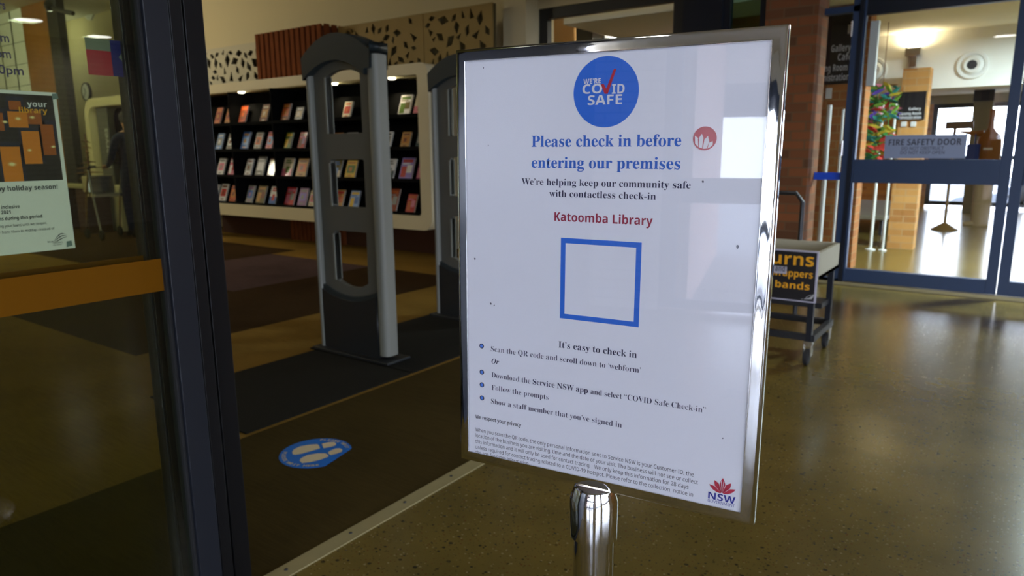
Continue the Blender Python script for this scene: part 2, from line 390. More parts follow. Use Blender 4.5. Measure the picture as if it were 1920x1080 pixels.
# foyer side and entrance walls (behind and beside the viewer, seen in the mirror surfaces)
for i, (y0, y1) in enumerate(((-4.3, -3.5), (2.8, 6.6))): struct('wall_right', (9.2, 9.4, y0, y1, 0, FC), 'brick_pale')
struct('wall_right_sill', (9.2, 9.4, -3.5, 2.8, 0, .15), 'brick_pale')
struct('wall_entrance', (-1.62, -.93, -4.4, -4.2, 0, FC), 'brick_pale')
struct('wall_entrance', (7.6, 9.4, -4.4, -4.2, 0, FC), 'brick_pale')
struct('wall_entrance_head', (-.93, 3.3, -4.4, -4.2, 2.6, FC), 'wall_white')
struct('wall_glazed_end', (-1.62, -1.46, -4.3, -.62, 0, 2.5), 'navy_dark')
def window(name, x0, x1, z0, z1, Y, cols, m, pane, fr=.06, dep=.08, side=False, mids=()):
    r = thing(name, None, None, ((x0+x1)/2, Y, z0) if not side else (Y, (x0+x1)/2, z0)); r['kind'] = 'structure'
    b = nb()
    def bb(a0, a1, c0, c1):
        if side: box(b, Y-dep/2, Y+dep/2, a0, a1, c0, c1)
        else: box(b, a0, a1, Y-dep/2, Y+dep/2, c0, c1)
    bb(x0, x1, z1-fr, z1); bb(x0, x1, z0, z0+fr)
    n = cols
    for i in range(n+1):
        c = x0+(x1-x0)*i/n; a0 = max(x0, c-fr/2) if 0 < i < n else (x0 if i == 0 else x1-fr)
        bb(a0, a0+fr, z0+fr, z1-fr)
    for z in mids: bb(x0, x1, z-fr/2, z+fr/2)
    fin('frame', b, m, r, smooth=0)
    g = nb()
    if side: box(g, Y-.004, Y+.004, x0+fr, x1-fr, z0+fr, z1-fr)
    else: box(g, x0+fr, x1-fr, Y-.004, Y+.004, z0+fr, z1-fr)
    fin('pane', g, pane, r, smooth=0); return r
window('window_1', -4.22, -2.66, .95, 2.56, 6.36, 1, 'frame_black', 'clear_glass', fr=.1)
window('window_2', -2.30, -1.92, .95, 2.56, 6.36, 1, 'navy_dark', 'teal_glass', fr=.06)
struct('trim_1', (-2.66, -2.30, 6.3, 6.44, .95, 2.56), 'navy_dark')
window('window_3', -3.5, 2.8, .15, FC, 9.3, 5, 'navy_aluminium', 'clear_glass', side=True, mids=(1.0,))
# aluminium threshold strip with its screws
t = thing('trim_2', None, None, (-1.56, 2.5, 0)); t['kind'] = 'structure'
b = nb(); box(b, -1.592, -1.535, -.6, 6.28, 0, .004); fin('strip', b, 'threshold', t, smooth=0)
for i in range(24):
    y = .60+.235*i
    q = nb(); lathe(q, [(0, .0062), (.0045, .006), (.006, .004)], Matrix.Translation((-1.567, y, 0)), 10); fin('screw', q, 'screw', t)

# ------------------------------------------------------------ sliding glass doors on the left
def leaf(name, X, yA, yB, stile, m1, strips, label=None):
    r = thing(name, None, None, (X, (yA+yB)/2, 0)); r['kind'] = 'structure'
    b = nb()
    for a0, a1, x0, x1, mi in strips: box(b, x0, x1, a0, a1, .02, 2.5, mi)
    fin('stile', b, ['grey_aluminium', 'black_aluminium', 'groove'], r, smooth=0, bevel=.0015)
    b = nb(); box(b, X-.02, X+.02, yA, yA+.06, .02, 2.5); fin('stile', b, m1, r, smooth=0)
    b = nb(); box(b, X-.02, X+.02, yA+.06, stile, .02, .07); fin('bottom_rail', b, m1, r, smooth=0)
    b = nb(); box(b, X-.02, X+.02, yA+.06, stile, 2.42, 2.5); fin('top_rail', b, m1, r, smooth=0)
    b = nb(); box(b, X-.004, X+.004, yA+.06, stile, .07, 2.42); fin('glass_pane', b, 'grey_glass', r, smooth=0)
    b = nb(); box(b, X+.0045, X+.0055, yA+.06, stile, .858, .928); fin('safety_band', b, 'band_orange', r, smooth=0)
    return r
leaf('door_1', -1.5, -.56, .86, .772, 'black_aluminium', ((.772, .779, -1.515, -1.484, 2), (.779, .832, -1.52, -1.476, 0), (.832, .838, -1.52, -1.49, 2), (.838, .866, -1.52, -1.484, 1)))
yL = PX(-1.58, 267, 485).y; yR = PX(-1.555, 421, 485).y
leaf('door_2', -1.58, -.56, yR, yL+.004, 'black_aluminium', ((yL, yL+.006, -1.6, -1.562, 0), (yL+.006, yR-.05, -1.6, -1.56, 1), (yR-.05, yR-.046, -1.6, -1.567, 2), (yR-.046, yR, -1.6, -1.555, 1)))

# notice on the glass
XP = -1.5062
def yz(x, y, X=XP): p = PX(X, x, y); return p.y, p.z
SM = sidem(XP)
yr = (yz(108, 174)[0]+yz(138, 465)[0])/2; zt = yz(108, 174)[1]; zb = yz(138, 465)[1]
pw = .207
po = thing('notice_poster', 'white holiday notice with glowing lantern photo taped inside the glass door', 'poster', (XP, yr-pw/2, zb))
b = nb(); box(b, XP-.0004, XP, yr-pw, yr, zb, zt); fin('sheet', b, 'paper_plain', po, smooth=0)
zp = yz(125, 337)[1]; b = nb()
x0, x1 = yr-pw+.006, yr-.0065
W, H = x1-x0, zt-.006-zp
def lq(pts, mi, z): poly(b, [(x1-W+u*W, zp+v*H) for u, v in pts], SM, z, mi)
lq(((0, 0), (1, 0), (1, 1), (0, 1)), 0, .0003)
for u, v, w, h, k in ((.10, .50, .22, .28, 1), (.40, .58, .16, .2, 2), (.60, .62, .16, .18, 1), (.76, .66, .12, .16, 2), (.86, .30, .11, .36, 2), (.69, .20, .15, .38, 1), (.50, .0, .16, .40, 1), (.12, .02, .2, .36, 2), (.30, .22, .15, .3, 2), (.62, .82, .1, .1, 2), (.3, .8, .12, .1, 2)):
    lq(((u-.02, v), (u+w+.025, v), (u+w+.025, v+h+.05), (u-.02, v+h+.05)), 4, .00045)
    lq(((u, v), (u+w, v), (u+w, v+h), (u, v+h)), k, .0006)
for u, v, q in ((.58, .20, .030), (.74, .36, .018), (.95, .40, .018), (.68, .72, .022), (.52, .86, .018), (.80, .74, .02), (.20, .6, .025), (.57, .68, .02), (.25, .14, .03), (.38, .42, .02)):
    for k in range(8):
        a = pi*k/8+.2
        lq([(u+cos(a)*q*1.6, v+sin(a)*q*1.2), (u+sin(a)*q*.12, v-cos(a)*q*.12), (u-cos(a)*q*1.6, v-sin(a)*q*1.2), (u-sin(a)*q*.12, v+cos(a)*q*.12)], 3, .0008)
    lq(circ(u, v, q*.62, 14), 3, .0009)
fin('lantern_photo', b, ['lantern_dark', 'lantern_orange', 'lantern_amber', 'lantern_glow', 'lantern_blue'], po, smooth=0)
def ptext(nm, t, st, xa, xb, yb, size, m, off=0, x0y=None, left=None):
    p, q = yz(xa, yb), yz(xb, yb)
    return text(nm, t, st, left if left is not None else p[0], q[0], q[1], size, SM, m, po, off, z=.001)
ptext('masthead', 'your', 'bold', 51, 88, 201, .0135, 'white_print', 0)
ptext('masthead', 'library', 'bold', 36, 89, 213, .0135, 'text_amber', 0)
e = yz(108, 354)
text('headline', 'Happy holiday season!', 'bold', e[0]-.121, e[0], e[1], .0122, SM, 'ink_black', po, z=.001)
ptext('line', 'inclusive', 'bold', 2, 37, 390, .0088, 'ink_black'); ptext('line', '2021', 'bold', 2, 20, 400.5, .0088, 'ink_black')
e = yz(79, 408); text('line', 'returns during this period', 'bold', e[0]-.088, e[0], e[1], .0086, SM, 'ink_black', po, z=.001)
e = yz(88, 420); text('line', 'returning your loans until we reopen.', 'sans', e[0]-.095, e[0], e[1], .0066, SM, 'ink_black', po, z=.001)
e = yz(102, 430); text('line', 'December from 10am to midday - instead of', 'sans', e[0]-.115, e[0], e[1], .0066, SM, 'ink_black', po, z=.001)
b = nb(); cx, cy = yz(112, 445)
for k, (a0, a1) in enumerate(((0, .5), (.12, .75), (.25, 1.0))):
    P = [(cx-.011+.024*i/8, cy-.006+.006*sin(pi*i/8)*(1.6-k*.5)+.010*(i/8)**1.5-k*.0018) for i in range(9)]
    Q = [(x+.0004, y-.0014*sin(pi*i/8)-.0001) for i, (x, y) in enumerate(P)]
    poly(b, P+Q[::-1], SM, .001)
fin('feather_emblem', b, 'ink_black', po, smooth=0)
ptext('council_name', 'blue', 'bold', 89, 100, 454, .004, 'ink_black'); ptext('council_name', 'mountains', 'sans', 99, 117, 455, .004, 'ink_black'); ptext('council_name', 'city council', 'sans', 99, 116, 459, .0035, 'ink_black')
for c in ((102, 181), (129, 457)):
    y, z = yz(*c); b = nb(); poly(b, [(y-.005, z-.006), (y+.006, z-.004), (y+.005, z+.006), (y-.004, z+.005)], SM, .0012); fin('tape', b, 'tape_grey', po, smooth=0)
# opening-hours lettering on the glass
XH = -1.4955
hm = sidem(XH)
hl = thing('door_lettering', 'black opening-hours lettering stuck on the glass door above the notice', 'lettering', (XH, yz(0, 100, XH)[0], yz(0, 141, XH)[1]))
for t, xa, xb, yb, sz in (('Hours', -32, 10.5, 18, .022), ('5pm', -22, 17.5, 79.5, .022), ('7pm', -18, 21, 109.5, .022), ('00pm', -16, 45, 141, .022)):
    p, q = yz(xa, yb, XH), yz(xb, yb, XH)
    text('line', t, 'plain', p[0], q[0], q[1], sz, hm, 'ink_black', hl, .012, z=.0004)
# red and navy sticker on the rear glass leaf
XS = -1.5745; sm = sidem(XS)
st = thing('window_poster', 'red poster with navy edge on the rear glass beside the dark door post', 'poster', (XS, yz(195, 105, XS)[0], yz(163, 139, XS)[1]))
(a, zt2), (a2, zb2) = yz(158, 69.5, XS), yz(165, 139.5, XS); c2 = yz(208, 100, XS)[0]; c3 = yz(232, 100, XS)[0]; zm = yz(161, 92, XS)[1]
b = nb(); poly(b, [(a, zb2), (c2, zb2), (c2, zm), (a, zm)], sm, .0003, 0); poly(b, [(c2, zb2), (c3, zb2), (c3, zt2), (c2, zt2)], sm, .0003, 1); poly(b, [(a, zm), (c2, zm), (c2, zt2), (a, zt2)], sm, .0003, 2)
dz = yz(228, 108, XS)[1]; poly(b, [(c3-.012, dz), (c3, dz-.014), (c3, dz+.014)], sm, .0008, 2)
fin('sheet', b, ['sticker_red', 'sticker_navy', 'sticker_grey'], st, smooth=0)

# ================================================================== SIGN STAND
SX, SY, SZ, SYAW, STILT, SROLL = -.34133, .61631, 1.02392, .1433, .00983, -.00594
W, H, SW, SH = .3308, .46, .3055, .4374
rr_ = Vector((cos(SYAW), sin(SYAW), 0)); nn = Vector((sin(SYAW), -cos(SYAW), 0))
uu = Vector((0, 0, 1))*cos(STILT)-nn*sin(STILT)
r2 = rr_*cos(SROLL)+uu*sin(SROLL); u2 = uu*cos(SROLL)-rr_*sin(SROLL); n2 = r2.cross(u2)
SMX = Matrix(((r2.x, u2.x, n2.x, SX), (r2.y, u2.y, n2.y, SY), (r2.z, u2.z, n2.z, SZ), (0, 0, 0, 1))) @ Matrix.Translation((0, 0, -.0008))
bc = SMX @ Vector((0, -H/2, -.006))
sg = thing('sign_stand', 'chrome stand holding a framed white check-in poster in the foyer', 'sign stand', (bc.x, bc.y, 0), None)
# mitred frame
prof = [(0, -.014), (0, -.0016), (.0004, -.0006), (.0012, .0002), (.0035, .0008), (.0070, .0015), (.0105, .0022), (.0118, .0025), (.0125, .0025), (.0127, .0022), (.0127, .0008)]
b = nb(); R = []
for sx, sy in ((-1, 1), (1, 1), (1, -1), (-1, -1)):
    R.append([b.verts.new(SMX @ Vector((sx*(W/2-d), sy*(H/2-d), h))) for d, h in prof])
for i in range(4):
    A, B = R[i], R[(i+1) % 4]
    for k in range(len(prof)-1): b.faces.new((A[k], B[k], B[k+1], A[k+1]))
fin('frame', b, 'chrome', sg, smooth=50)
b = nb(); box(b, -W/2+.0005, W/2-.0005, -H/2+.0005, H/2-.0005, -.0145, -.0045, 0, SMX); fin('back_panel', b, 'frame_black', sg, smooth=0)
sheet_bm = nb(); box(sheet_bm, -SW/2, SW/2, -SH/2, SH/2, 0, .0006, 0, SMX); sheet = fin('poster_sheet', sheet_bm, 'paper', sg, smooth=0)
b = nb(); box(b, -SW/2, SW/2, -SH/2, SH/2, .0016, .0021, 0, SMX); fin('acrylic_cover', b, 'acrylic', sg, smooth=0)
# post, collar and base
px_, py_ = bc.x, bc.y; zc = bc.z
b = nb(); T = Matrix.Translation((px_, py_, 0))
lathe(b, [(.0225, .02), (.0225, zc-.045)], T, 48); fin('post', b, 'chrome', sg)
b = nb(); lathe(b, [(.0222, zc-.056), (.0262, zc-.055), (.0262, zc-.012), (.0215, zc+.001), (.020, zc+.002), (0, zc+.002)], T, 24 if False else 48); fin('collar', b, 'chrome', sg, smooth=25)
b = nb(); lathe(b, [(0, 0), (.16, 0), (.16, .008), (.13, .018), (.06, .028), (.03, .034), (0, .034)], T, 64); fin('base', b, 'brushed_steel', sg)
# ---- printing on the poster
ZP = .0008
def st_text(nm, t, s, x0, x1, y, size, m, off=0, label=None, z=ZP): return text(nm, t, s, x0, x1, y, size, SMX, m, sheet, off, label, z)
b = nb(); poly(b, circ(.0038, .1806, .0331, 72), SMX, ZP); fin('badge_disc', b, 'ink_blue', sheet, smooth=0, label='blue disc reading we\'re COVID safe')
st_text('badge_text', "WE'RE", 'bold', -.0190, -.0012, .1889, .0066, 'white_print', 0, z=ZP+.0003)
st_text('badge_text', 'CO', 'bold', -.0199, .0003, .1797, .0122, 'white_print', 0, z=ZP+.0003)
st_text('badge_text', 'ID', 'bold', .0103, .0229, .1787, .0122, 'white_print', 0, z=ZP+.0003)
st_text('badge_text', 'SAFE', 'bold', -.0142, .0207, .1689, .0126, 'white_print', 0, z=ZP+.0003)
b = nb(); poly(b, [(-.0010, .1878), (.0019, .1880), (.0046, .1836), (.0116, .2012), (.0144, .2016), (.0062, .1789), (.0030, .1789)], SMX, ZP+.0004); fin('tick_mark', b, 'ink_red', sheet, smooth=0)
st_text('heading', 'Please check in before', 'serif', -.0748, .0790, .1294, .0160, 'ink_heading', .004)
st_text('heading', 'entering our premises', 'serif', -.0746, .0791, .1083, .0160, 'ink_heading', .004)
st_text('subheading', 'We’re helping keep our community safe', 'serif', -.0861, .0895, .0908, .0098, 'ink_navy', -.004)
st_text('subheading', 'with contactless check-in', 'serif', -.0543, .0571, .0795, .0098, 'ink_navy', -.004)
st_text('place_name', 'Katoomba Library', 'bold', -.0482, .0550, .0550, .0122, 'ink_maroon')
b = nb()
o_, i_ = [(-.0405, .0379), (.0449, .0379), (.0449, -.0466), (-.0405, -.0466)], [(-.0353, .0326), (.0395, .0326), (.0395, -.0414), (-.0353, -.0414)]
for k in range(4): poly(b, [o_[k], o_[(k+1) % 4], i_[(k+1) % 4], i_[k]], SMX, ZP)
fin('code_border', b, 'ink_blue', sheet, smooth=0, label='empty square blue border')
st_text('instruction_heading', 'It’s easy to check in', 'serif', -.0415, .0440, -.0784, .0102, 'ink_navy', -.004)
st_text('instruction', 'Scan the QR code and scroll down to ‘webform’', 'serif', -.1234, .0485, -.0934, .0088, 'ink_navy', -.0105)
st_text('instruction', 'Or', 'ital', -.1227, -.1132, -.1074, .0088, 'ink_navy', -.003)
st_text('instruction', 'Download the', 'serif', -.1228, -.0744, -.1236, .0088, 'ink_navy', -.0105)
st_text('instruction', 'Service NSW app', 'serif', -.0714, -.0073, -.1236, .0088, 'ink_navy', 0)
st_text('instruction', 'and select “COVID Safe Check-in”', 'serif', -.0042, .1146, -.1237, .0088, 'ink_navy', -.0105)
st_text('instruction', 'Follow the prompts', 'serif', -.1228, -.0524, -.1384, .0088, 'ink_navy', -.0105)
st_text('instruction', 'Show a staff member that you’ve signed in', 'serif', -.1235, .0307, -.1546, .0088, 'ink_navy', -.0105)
for y in (-.0891, -.1195, -.1345, -.1500):
    b = nb(); poly(b, circ(-.1353, y, .0029, 24), SMX, ZP, 0); poly(b, circ(-.1353, y, .0019, 24), SMX, ZP+.0002, 1); fin('bullet', b, ['ink_navy', 'bullet_blue'], sheet, smooth=0)
st_text('privacy_heading', 'We respect your privacy', 'bold', -.1442, -.0853, -.1757, .0060, 'ink_black')
for t, xb, y in (('When you scan the QR code, the only personal information sent to Service NSW is your Customer ID, the', .1062, -.1915), ('location of the business you are visiting, time and the date of your visit. The business will not see or collect', .1108, -.1986), ('this information and it will only be used for contact tracing.   We only keep this information for 28 days', .1019, -.2057), ('unless required for contact tracing related to a COVID-19 hotspot. Please refer to the collection  notice in', .1067, -.2128), ('the app for more information.', -.0748, -.2192)):
    st_text('privacy_line', t, 'sans', -.1443, xb, y, .0061, 'ink_black', 0)
# waratah emblem: petals
b = nb(); cx, cy = .1345, -.2030
for k, (a, ln, wd_) in enumerate(((0, .0165, .0042), (32, .0150, .0040), (-32, .0150, .0040), (60, .0145, .0034), (-60, .0145, .0034), (17, .0112, .003), (-17, .0112, .003), (46, .0112, .003), (-46, .0112, .003))):
    a = radians(90-a); ca, sa = cos(a), sin(a)
    P = []
    for t_, w_ in ((.12, .35), (.35, .9), (.6, 1), (.82, .6), (1, 0), (.82, -.6), (.6, -1), (.35, -.9), (.12, -.35)):
        P.append((cx+(ca*t_*ln-sa*w_*wd_*.62), cy+(sa*t_*ln+ca*w_*wd_*.62)*1.0))
    poly(b, P, SMX, ZP+.0001*(k if k < 5 else 5), 0)
    Q = [(cx+(x-cx)*.0+(x-cx), y) for x, y in P]
for a in (17, -17, 46, -46, 5, -5):      # white veins between petals
    a = radians(90-a); ca, sa = cos(a), sin(a); poly(b, [(cx+ca*.002, cy+sa*.002), (cx+ca*.013-sa*.0003, cy+sa*.013+ca*.0003), (cx+ca*.0135, cy+sa*.0135), (cx+ca*.013+sa*.0003, cy+sa*.013-ca*.0003)], SMX, ZP+.0007, 1)
fin('flower_emblem', b, ['ink_crimson', 'paper'], sheet, smooth=0)
st_text('agency_name', 'NSW', 'bold', .1214, .1474, -.2108, .0100, 'ink_royal', 0)
st_text('agency_name', 'GOVERNMENT', 'sans', .1212, .1470, -.2144, .0042, 'ink_royal', 0)
# round red sticker with white petals
b = nb(); cx, cy, q = .1003, .1362, .0106
poly(b, circ(cx, cy, q, 48), SMX, ZP, 0)
for P in (((-.85, -.45), (-.9, .25), (-.55, .0), (-.62, .0), (-.55, -.75)), ((-.5, -.78), (-.52, .05), (-.28, .42), (-.12, .05), (-.2, -.88)), ((-.14, -.92), (-.02, -.1), (.28, .22), (.42, -.3), (.2, -.9)), ((.28, -.9), (.42, -.38), (.72, -.25), (.74, -.55), (.55, -.76))):
    poly(b, [(cx+x*q*.95, cy+y*q*.95) for x, y in P], SMX, ZP+.0003, 1)
for k in range(48):
    a, a2 = 2*pi*k/48, 2*pi*(k+1)/48
    poly(b, [(cx+cos(a)*q, cy+sin(a)*q), (cx+cos(a2)*q, cy+sin(a2)*q), (cx+cos(a2)*q*.92, cy+sin(a2)*q*.92), (cx+cos(a)*q*.92, cy+sin(a)*q*.92)], SMX, ZP+.0005, 0)
fin('round_sticker', b, ['ink_rose', 'white_print'], sheet, smooth=0, label='round red sticker with white petals')
for x, y, q in ((.1348, .0394, .0018), (-.1432, .0091, .0012), (-.1232, -.0392, .0012), (.132, -.1461, .0007), (-.119, -.041, .0008), (-.131, .21, .0008), (.1005, .0975, .0011), (-.1255, .131, .0006)):
    b = nb(); poly(b, [(x+q*(.6+.5*random.random())*cos(k*pi/4), y+q*(.7+.7*random.random())*sin(k*pi/4)) for k in range(8)], SMX, ZP+.0001)
    fin('ink_speck', b, 'smudge', sheet, smooth=0)

# ================================================================== LIBRARY
# security gates
gx0, gx1, gy = -3.305, -2.745, 2.62
def gate(gy, label):
    mx = frontm(gy-.05)
    g = thing('security_gate', label, 'security gate', ((gx0+gx1)/2, gy, 0), 'grey security gates on the entry mat')
    def arc(x0, x1, z0, rise, n=14): return [(x0+(x1-x0)*i/n, z0+rise*(1-(2*i/n-1)**2)) for i in range(n+1)]
    a, c = gx0+.035, gx1-.075
    outer = [(a, .30), (c, .30)] + arc(a, c, 1.58, .085)[::-1]
    wx0, wx1 = -3.165, -2.895
    holes = [[(wx0, 1.25), (wx1, 1.25)]+arc(wx0, wx1, 1.555, .03)[::-1], rrect(wx0, wx1, .85, 1.11, .012), [(wx1-.005, .715), (wx0, .715)]+arc(wx0, wx1-.01, .43, -.035)]
    plate('panel', [outer]+holes, .035, frontm(gy-.0175), 'gate_grey', g)
    # inset window linings
    for (x0, x1, z0, z1) in ((wx0, wx1, 1.25, 1.57), (wx0, wx1, .85, 1.11), (wx0, wx1, .43, .715)):
        bx('window_trim', (x0-.012, x0, gy-.024, gy+.024, z0, z1-.02), 'gate_side', g)
    plate('base_panel', [[(a, .02), (c, .02)]+arc(a, c, .37, -.05)[::-1]], .09, frontm(gy-.045), 'gate_base', g)
    plate('base_trim', [arc(a, c, .395, -.05)+arc(a, c, .37, -.05)[::-1]], .07, frontm(gy-.035), 'gate_cap', g)
    # side extrusions with rounded fronts
    for x0, x1 in ((gx0, a), (c, gx1)):
        me = plate_mesh('side_rail', [rrect(x0, x1, gy-.05, gy+.05, min(.03, (x1-x0)*.48))], 1.60 if x1 > -3 else 1.57, Matrix.Translation((0, 0, 1.64 if x1 > -3 else 1.585)))
        for p in me.polygons: p.use_smooth = True
        me.set_sharp_from_angle(angle=radians(40)); link('side_rail', me, 'gate_side', g)
    plate('top_cap', [arc(gx0-.004, gx1-.02, 1.655, .11)+[(gx1-.02, 1.70), (gx1-.025, 1.57), (gx1-.07, 1.57)]+arc(gx0+.0, gx1-.07, 1.54, .09)[::-1]], .13, frontm(gy-.065), 'gate_cap', g)
    bx('foot_plate', (gx0-.03, gx1+.04, gy-.09, gy+.09, .008, .022), 'gate_base', g, bevel=.004)
    return g
gate(2.66, 'grey arched security gate nearer the glass doors, fully visible')
dup([o for o in S.objects if o.name == 'security_gate'][0], (0, 1.02, 0), 'grey arched security gate half hidden behind the check-in poster')
for (y0, y1, x0, lab) in ((1.58, 2.56, -3.30, 'dark rubber entry mat in front of the nearer security gate'), (2.57, 3.62, -3.36, 'dark rubber entry mat between the two security gates')):
    o = bx('floor_mat', (x0, -2.52, y0, y1, 0, .008), 'rubber_mat', bevel=.004); tag(o, lab, 'mat', 'rubber mats under the gates')

# footprint sticker
st = thing('floor_sticker', 'round blue floor sticker with white footprints on brown carpet', 'floor sticker', (-2.145, 1.655, 0))
ctr = PZ(0, 592, 849); cx, cy, q = ctr.x, ctr.y, .137
ang0 = radians(-19)                       # the sticker's own top points along this direction
FZ = Matrix.Translation((cx, cy, .0008)) @ Matrix.Rotation(radians(17)-pi/2+radians(45), 4, 'Z')
FZ = Matrix.Translation((cx, cy, .0008))
b = nb()
cut = [(q*cos(2*pi*k/60), q*sin(2*pi*k/60)) for k in range(60)]
fa = PZ(0, 661, 840)-ctr; fb = PZ(0, 600, 880)-ctr
dvec = Vector((fb.x-fa.x, fb.y-fa.y)); nv = Vector((dvec.y, -dvec.x)).normalized()
if nv.dot(Vector((fa.x, fa.y))) < 0: nv = -nv
dist = nv.dot(Vector((fa.x, fa.y)))
P = [(x, y) if nv.dot(Vector((x, y))) < dist else (x-nv.x*(nv.dot(Vector((x, y)))-dist), y-nv.y*(nv.dot(Vector((x, y)))-dist)) for x, y in cut]
bmt = bmesh.ops
f = poly(b, P, FZ, .0006); r = bmesh.ops.extrude_face_region(b, geom=[f])
for v in r['geom']:
    if isinstance(v, bmesh.types.BMVert): v.co.z = 0.0004
fin('disc', b, 'sticker_blue', st, smooth=0)
def fpx(x, y): p = PZ(.002, x, y); return (p.x, p.y)
b = nb()
def zpx(x, y): return (440+x/3.6, 780+y/3.6)
shapes = [[(388, 243), (400, 225), (440, 206), (500, 194), (560, 190), (570, 202), (577, 218), (520, 236), (450, 255), (410, 262), (392, 258)],
          [(587, 187), (640, 176), (672, 175), (686, 186), (680, 199), (650, 208), (600, 217)],
          [(437, 300), (450, 284), (490, 264), (560, 252), (612, 252), (628, 262), (636, 273), (580, 295), (510, 312), (455, 318)],
          [(628, 249), (645, 235), (680, 220), (712, 218), (728, 228), (722, 242), (690, 254), (648, 264)]]
for L in shapes: poly(b, [fpx(*zpx(*p)) for p in L], Matrix(), .0022)
fin('footprint', b, 'sticker_white', st, smooth=0)
def arc_text(t, a0, step, flip):
    L = []
    for k, ch in enumerate(t):
        if ch == ' ': continue
        a = a0-step*k*flip
        me = raw_text(ch, 'bold', .01); xs_ = [v.co.x for v in me.vertices]; w = (min(xs_)+max(xs_))/2
        me.transform(FZ @ Matrix.Rotation(a, 4, 'Z') @ Matrix.Translation((q*(.83 if flip > 0 else .92), 0, .0012)) @ Matrix.Rotation(-pi/2*flip, 4, 'Z') @ Matrix.Diagonal((.024, .020, 1, 1)) @ Matrix.Translation((-w, 0, 0)))
        L.append(me)
    return L
c1 = PZ(0, 480+60, 845)-ctr; a1 = atan2(c1.y, c1.x)
c2_ = PZ(0, 632, 826)-ctr; a2_ = atan2(c2_.y, c2_.x)
link('lettering', join_meshes('lettering', arc_text('PLEASE WAIT HERE', a1+.2, .125, -1)), 'sticker_white', st)
link('lettering', join_meshes('lettering', arc_text('PLEASE WAIT', a2_+.50, .125, 1)), 'sticker_white', st)

# ---- long display bookcase
YB = 5.45
case = thing('display_bookcase', 'long cream-edged black bookcase displaying books face out behind the gates', 'bookcase', (-7.35, 5.65, 0))
X0, X1 = -9.7, -4.98
outer = rrect(X0, X1, .33, 2.03, [.11, .05, .05, .12]); inner = rrect(X0+.1, X1-.15, .48, 1.92, [.03, .02, .02, .04])
plate('surround', [outer, inner], .42, frontm(YB), 'case_cream', case)
bx('back_panel', (X0+.05, X1-.1, 5.84, 5.868, .36, 2.0), 'case_black', case)
DV = [-8.5, -7.61, -6.75, -5.95]
for x in DV: bx('divider', (x-.012, x+.012, YB+.03, 5.84, .48, 1.92), 'case_black', case)
edges = [X0+.1]+DV+[X1-.15]
SHZ = [1.52, 1.185, .85, .495]
for z in SHZ:
    for e0, e1 in zip(edges, edges[1:]):
        b = nb(); box(b, e0+.012, e1-.012, YB+.03, 5.84, z-.02, z); box(b, e0+.012, e1-.012, YB+.03, YB+.038, z, z+.018)
        mx = Matrix.Translation((0, 5.60, z)) @ Matrix.Rotation(radians(-20), 4, 'X')
        box(b, e0+.012, e1-.012, -.004, .004, .012, .27, 0, mx)     # sloping display back
        fin('shelf', b, 'case_black', case, smooth=0)
b = nb(); box(b, -9.6, -5.3, 5.93, 6.1, 0, .33); fin('plinth', b, 'timber_dark', case, smooth=0)
b = nb()
for k in range(13): box(b, -7.95+k*.085, -7.90+k*.085, 5.9, 5.93, .0, .33)
fin('plinth_slats', b, 'timber', case, smooth=0)
LP = [(453, 175), (627, 158), (735, 150)]
for p in LP:
    v = PY(5.56, *p); b = nb(); lathe(b, [(0, 1.905), (.032, 1.905), (.04, 1.912), (.04, 1.925)], Matrix.Translation((v.x, 5.56, 0)), 20); fin('downlight', b, 'case_lamp', case)
    l = bpy.data.lights.new('case_spot', 'SPOT'); l.energy = 6; l.color = (1, .84, .55); l.spot_size = radians(120); l.spot_blend = .8; l.shadow_soft_size = .03
    o = bpy.data.objects.new('case_spot', l); o.location = (v.x, 5.56, 1.895); COL.objects.link(o)
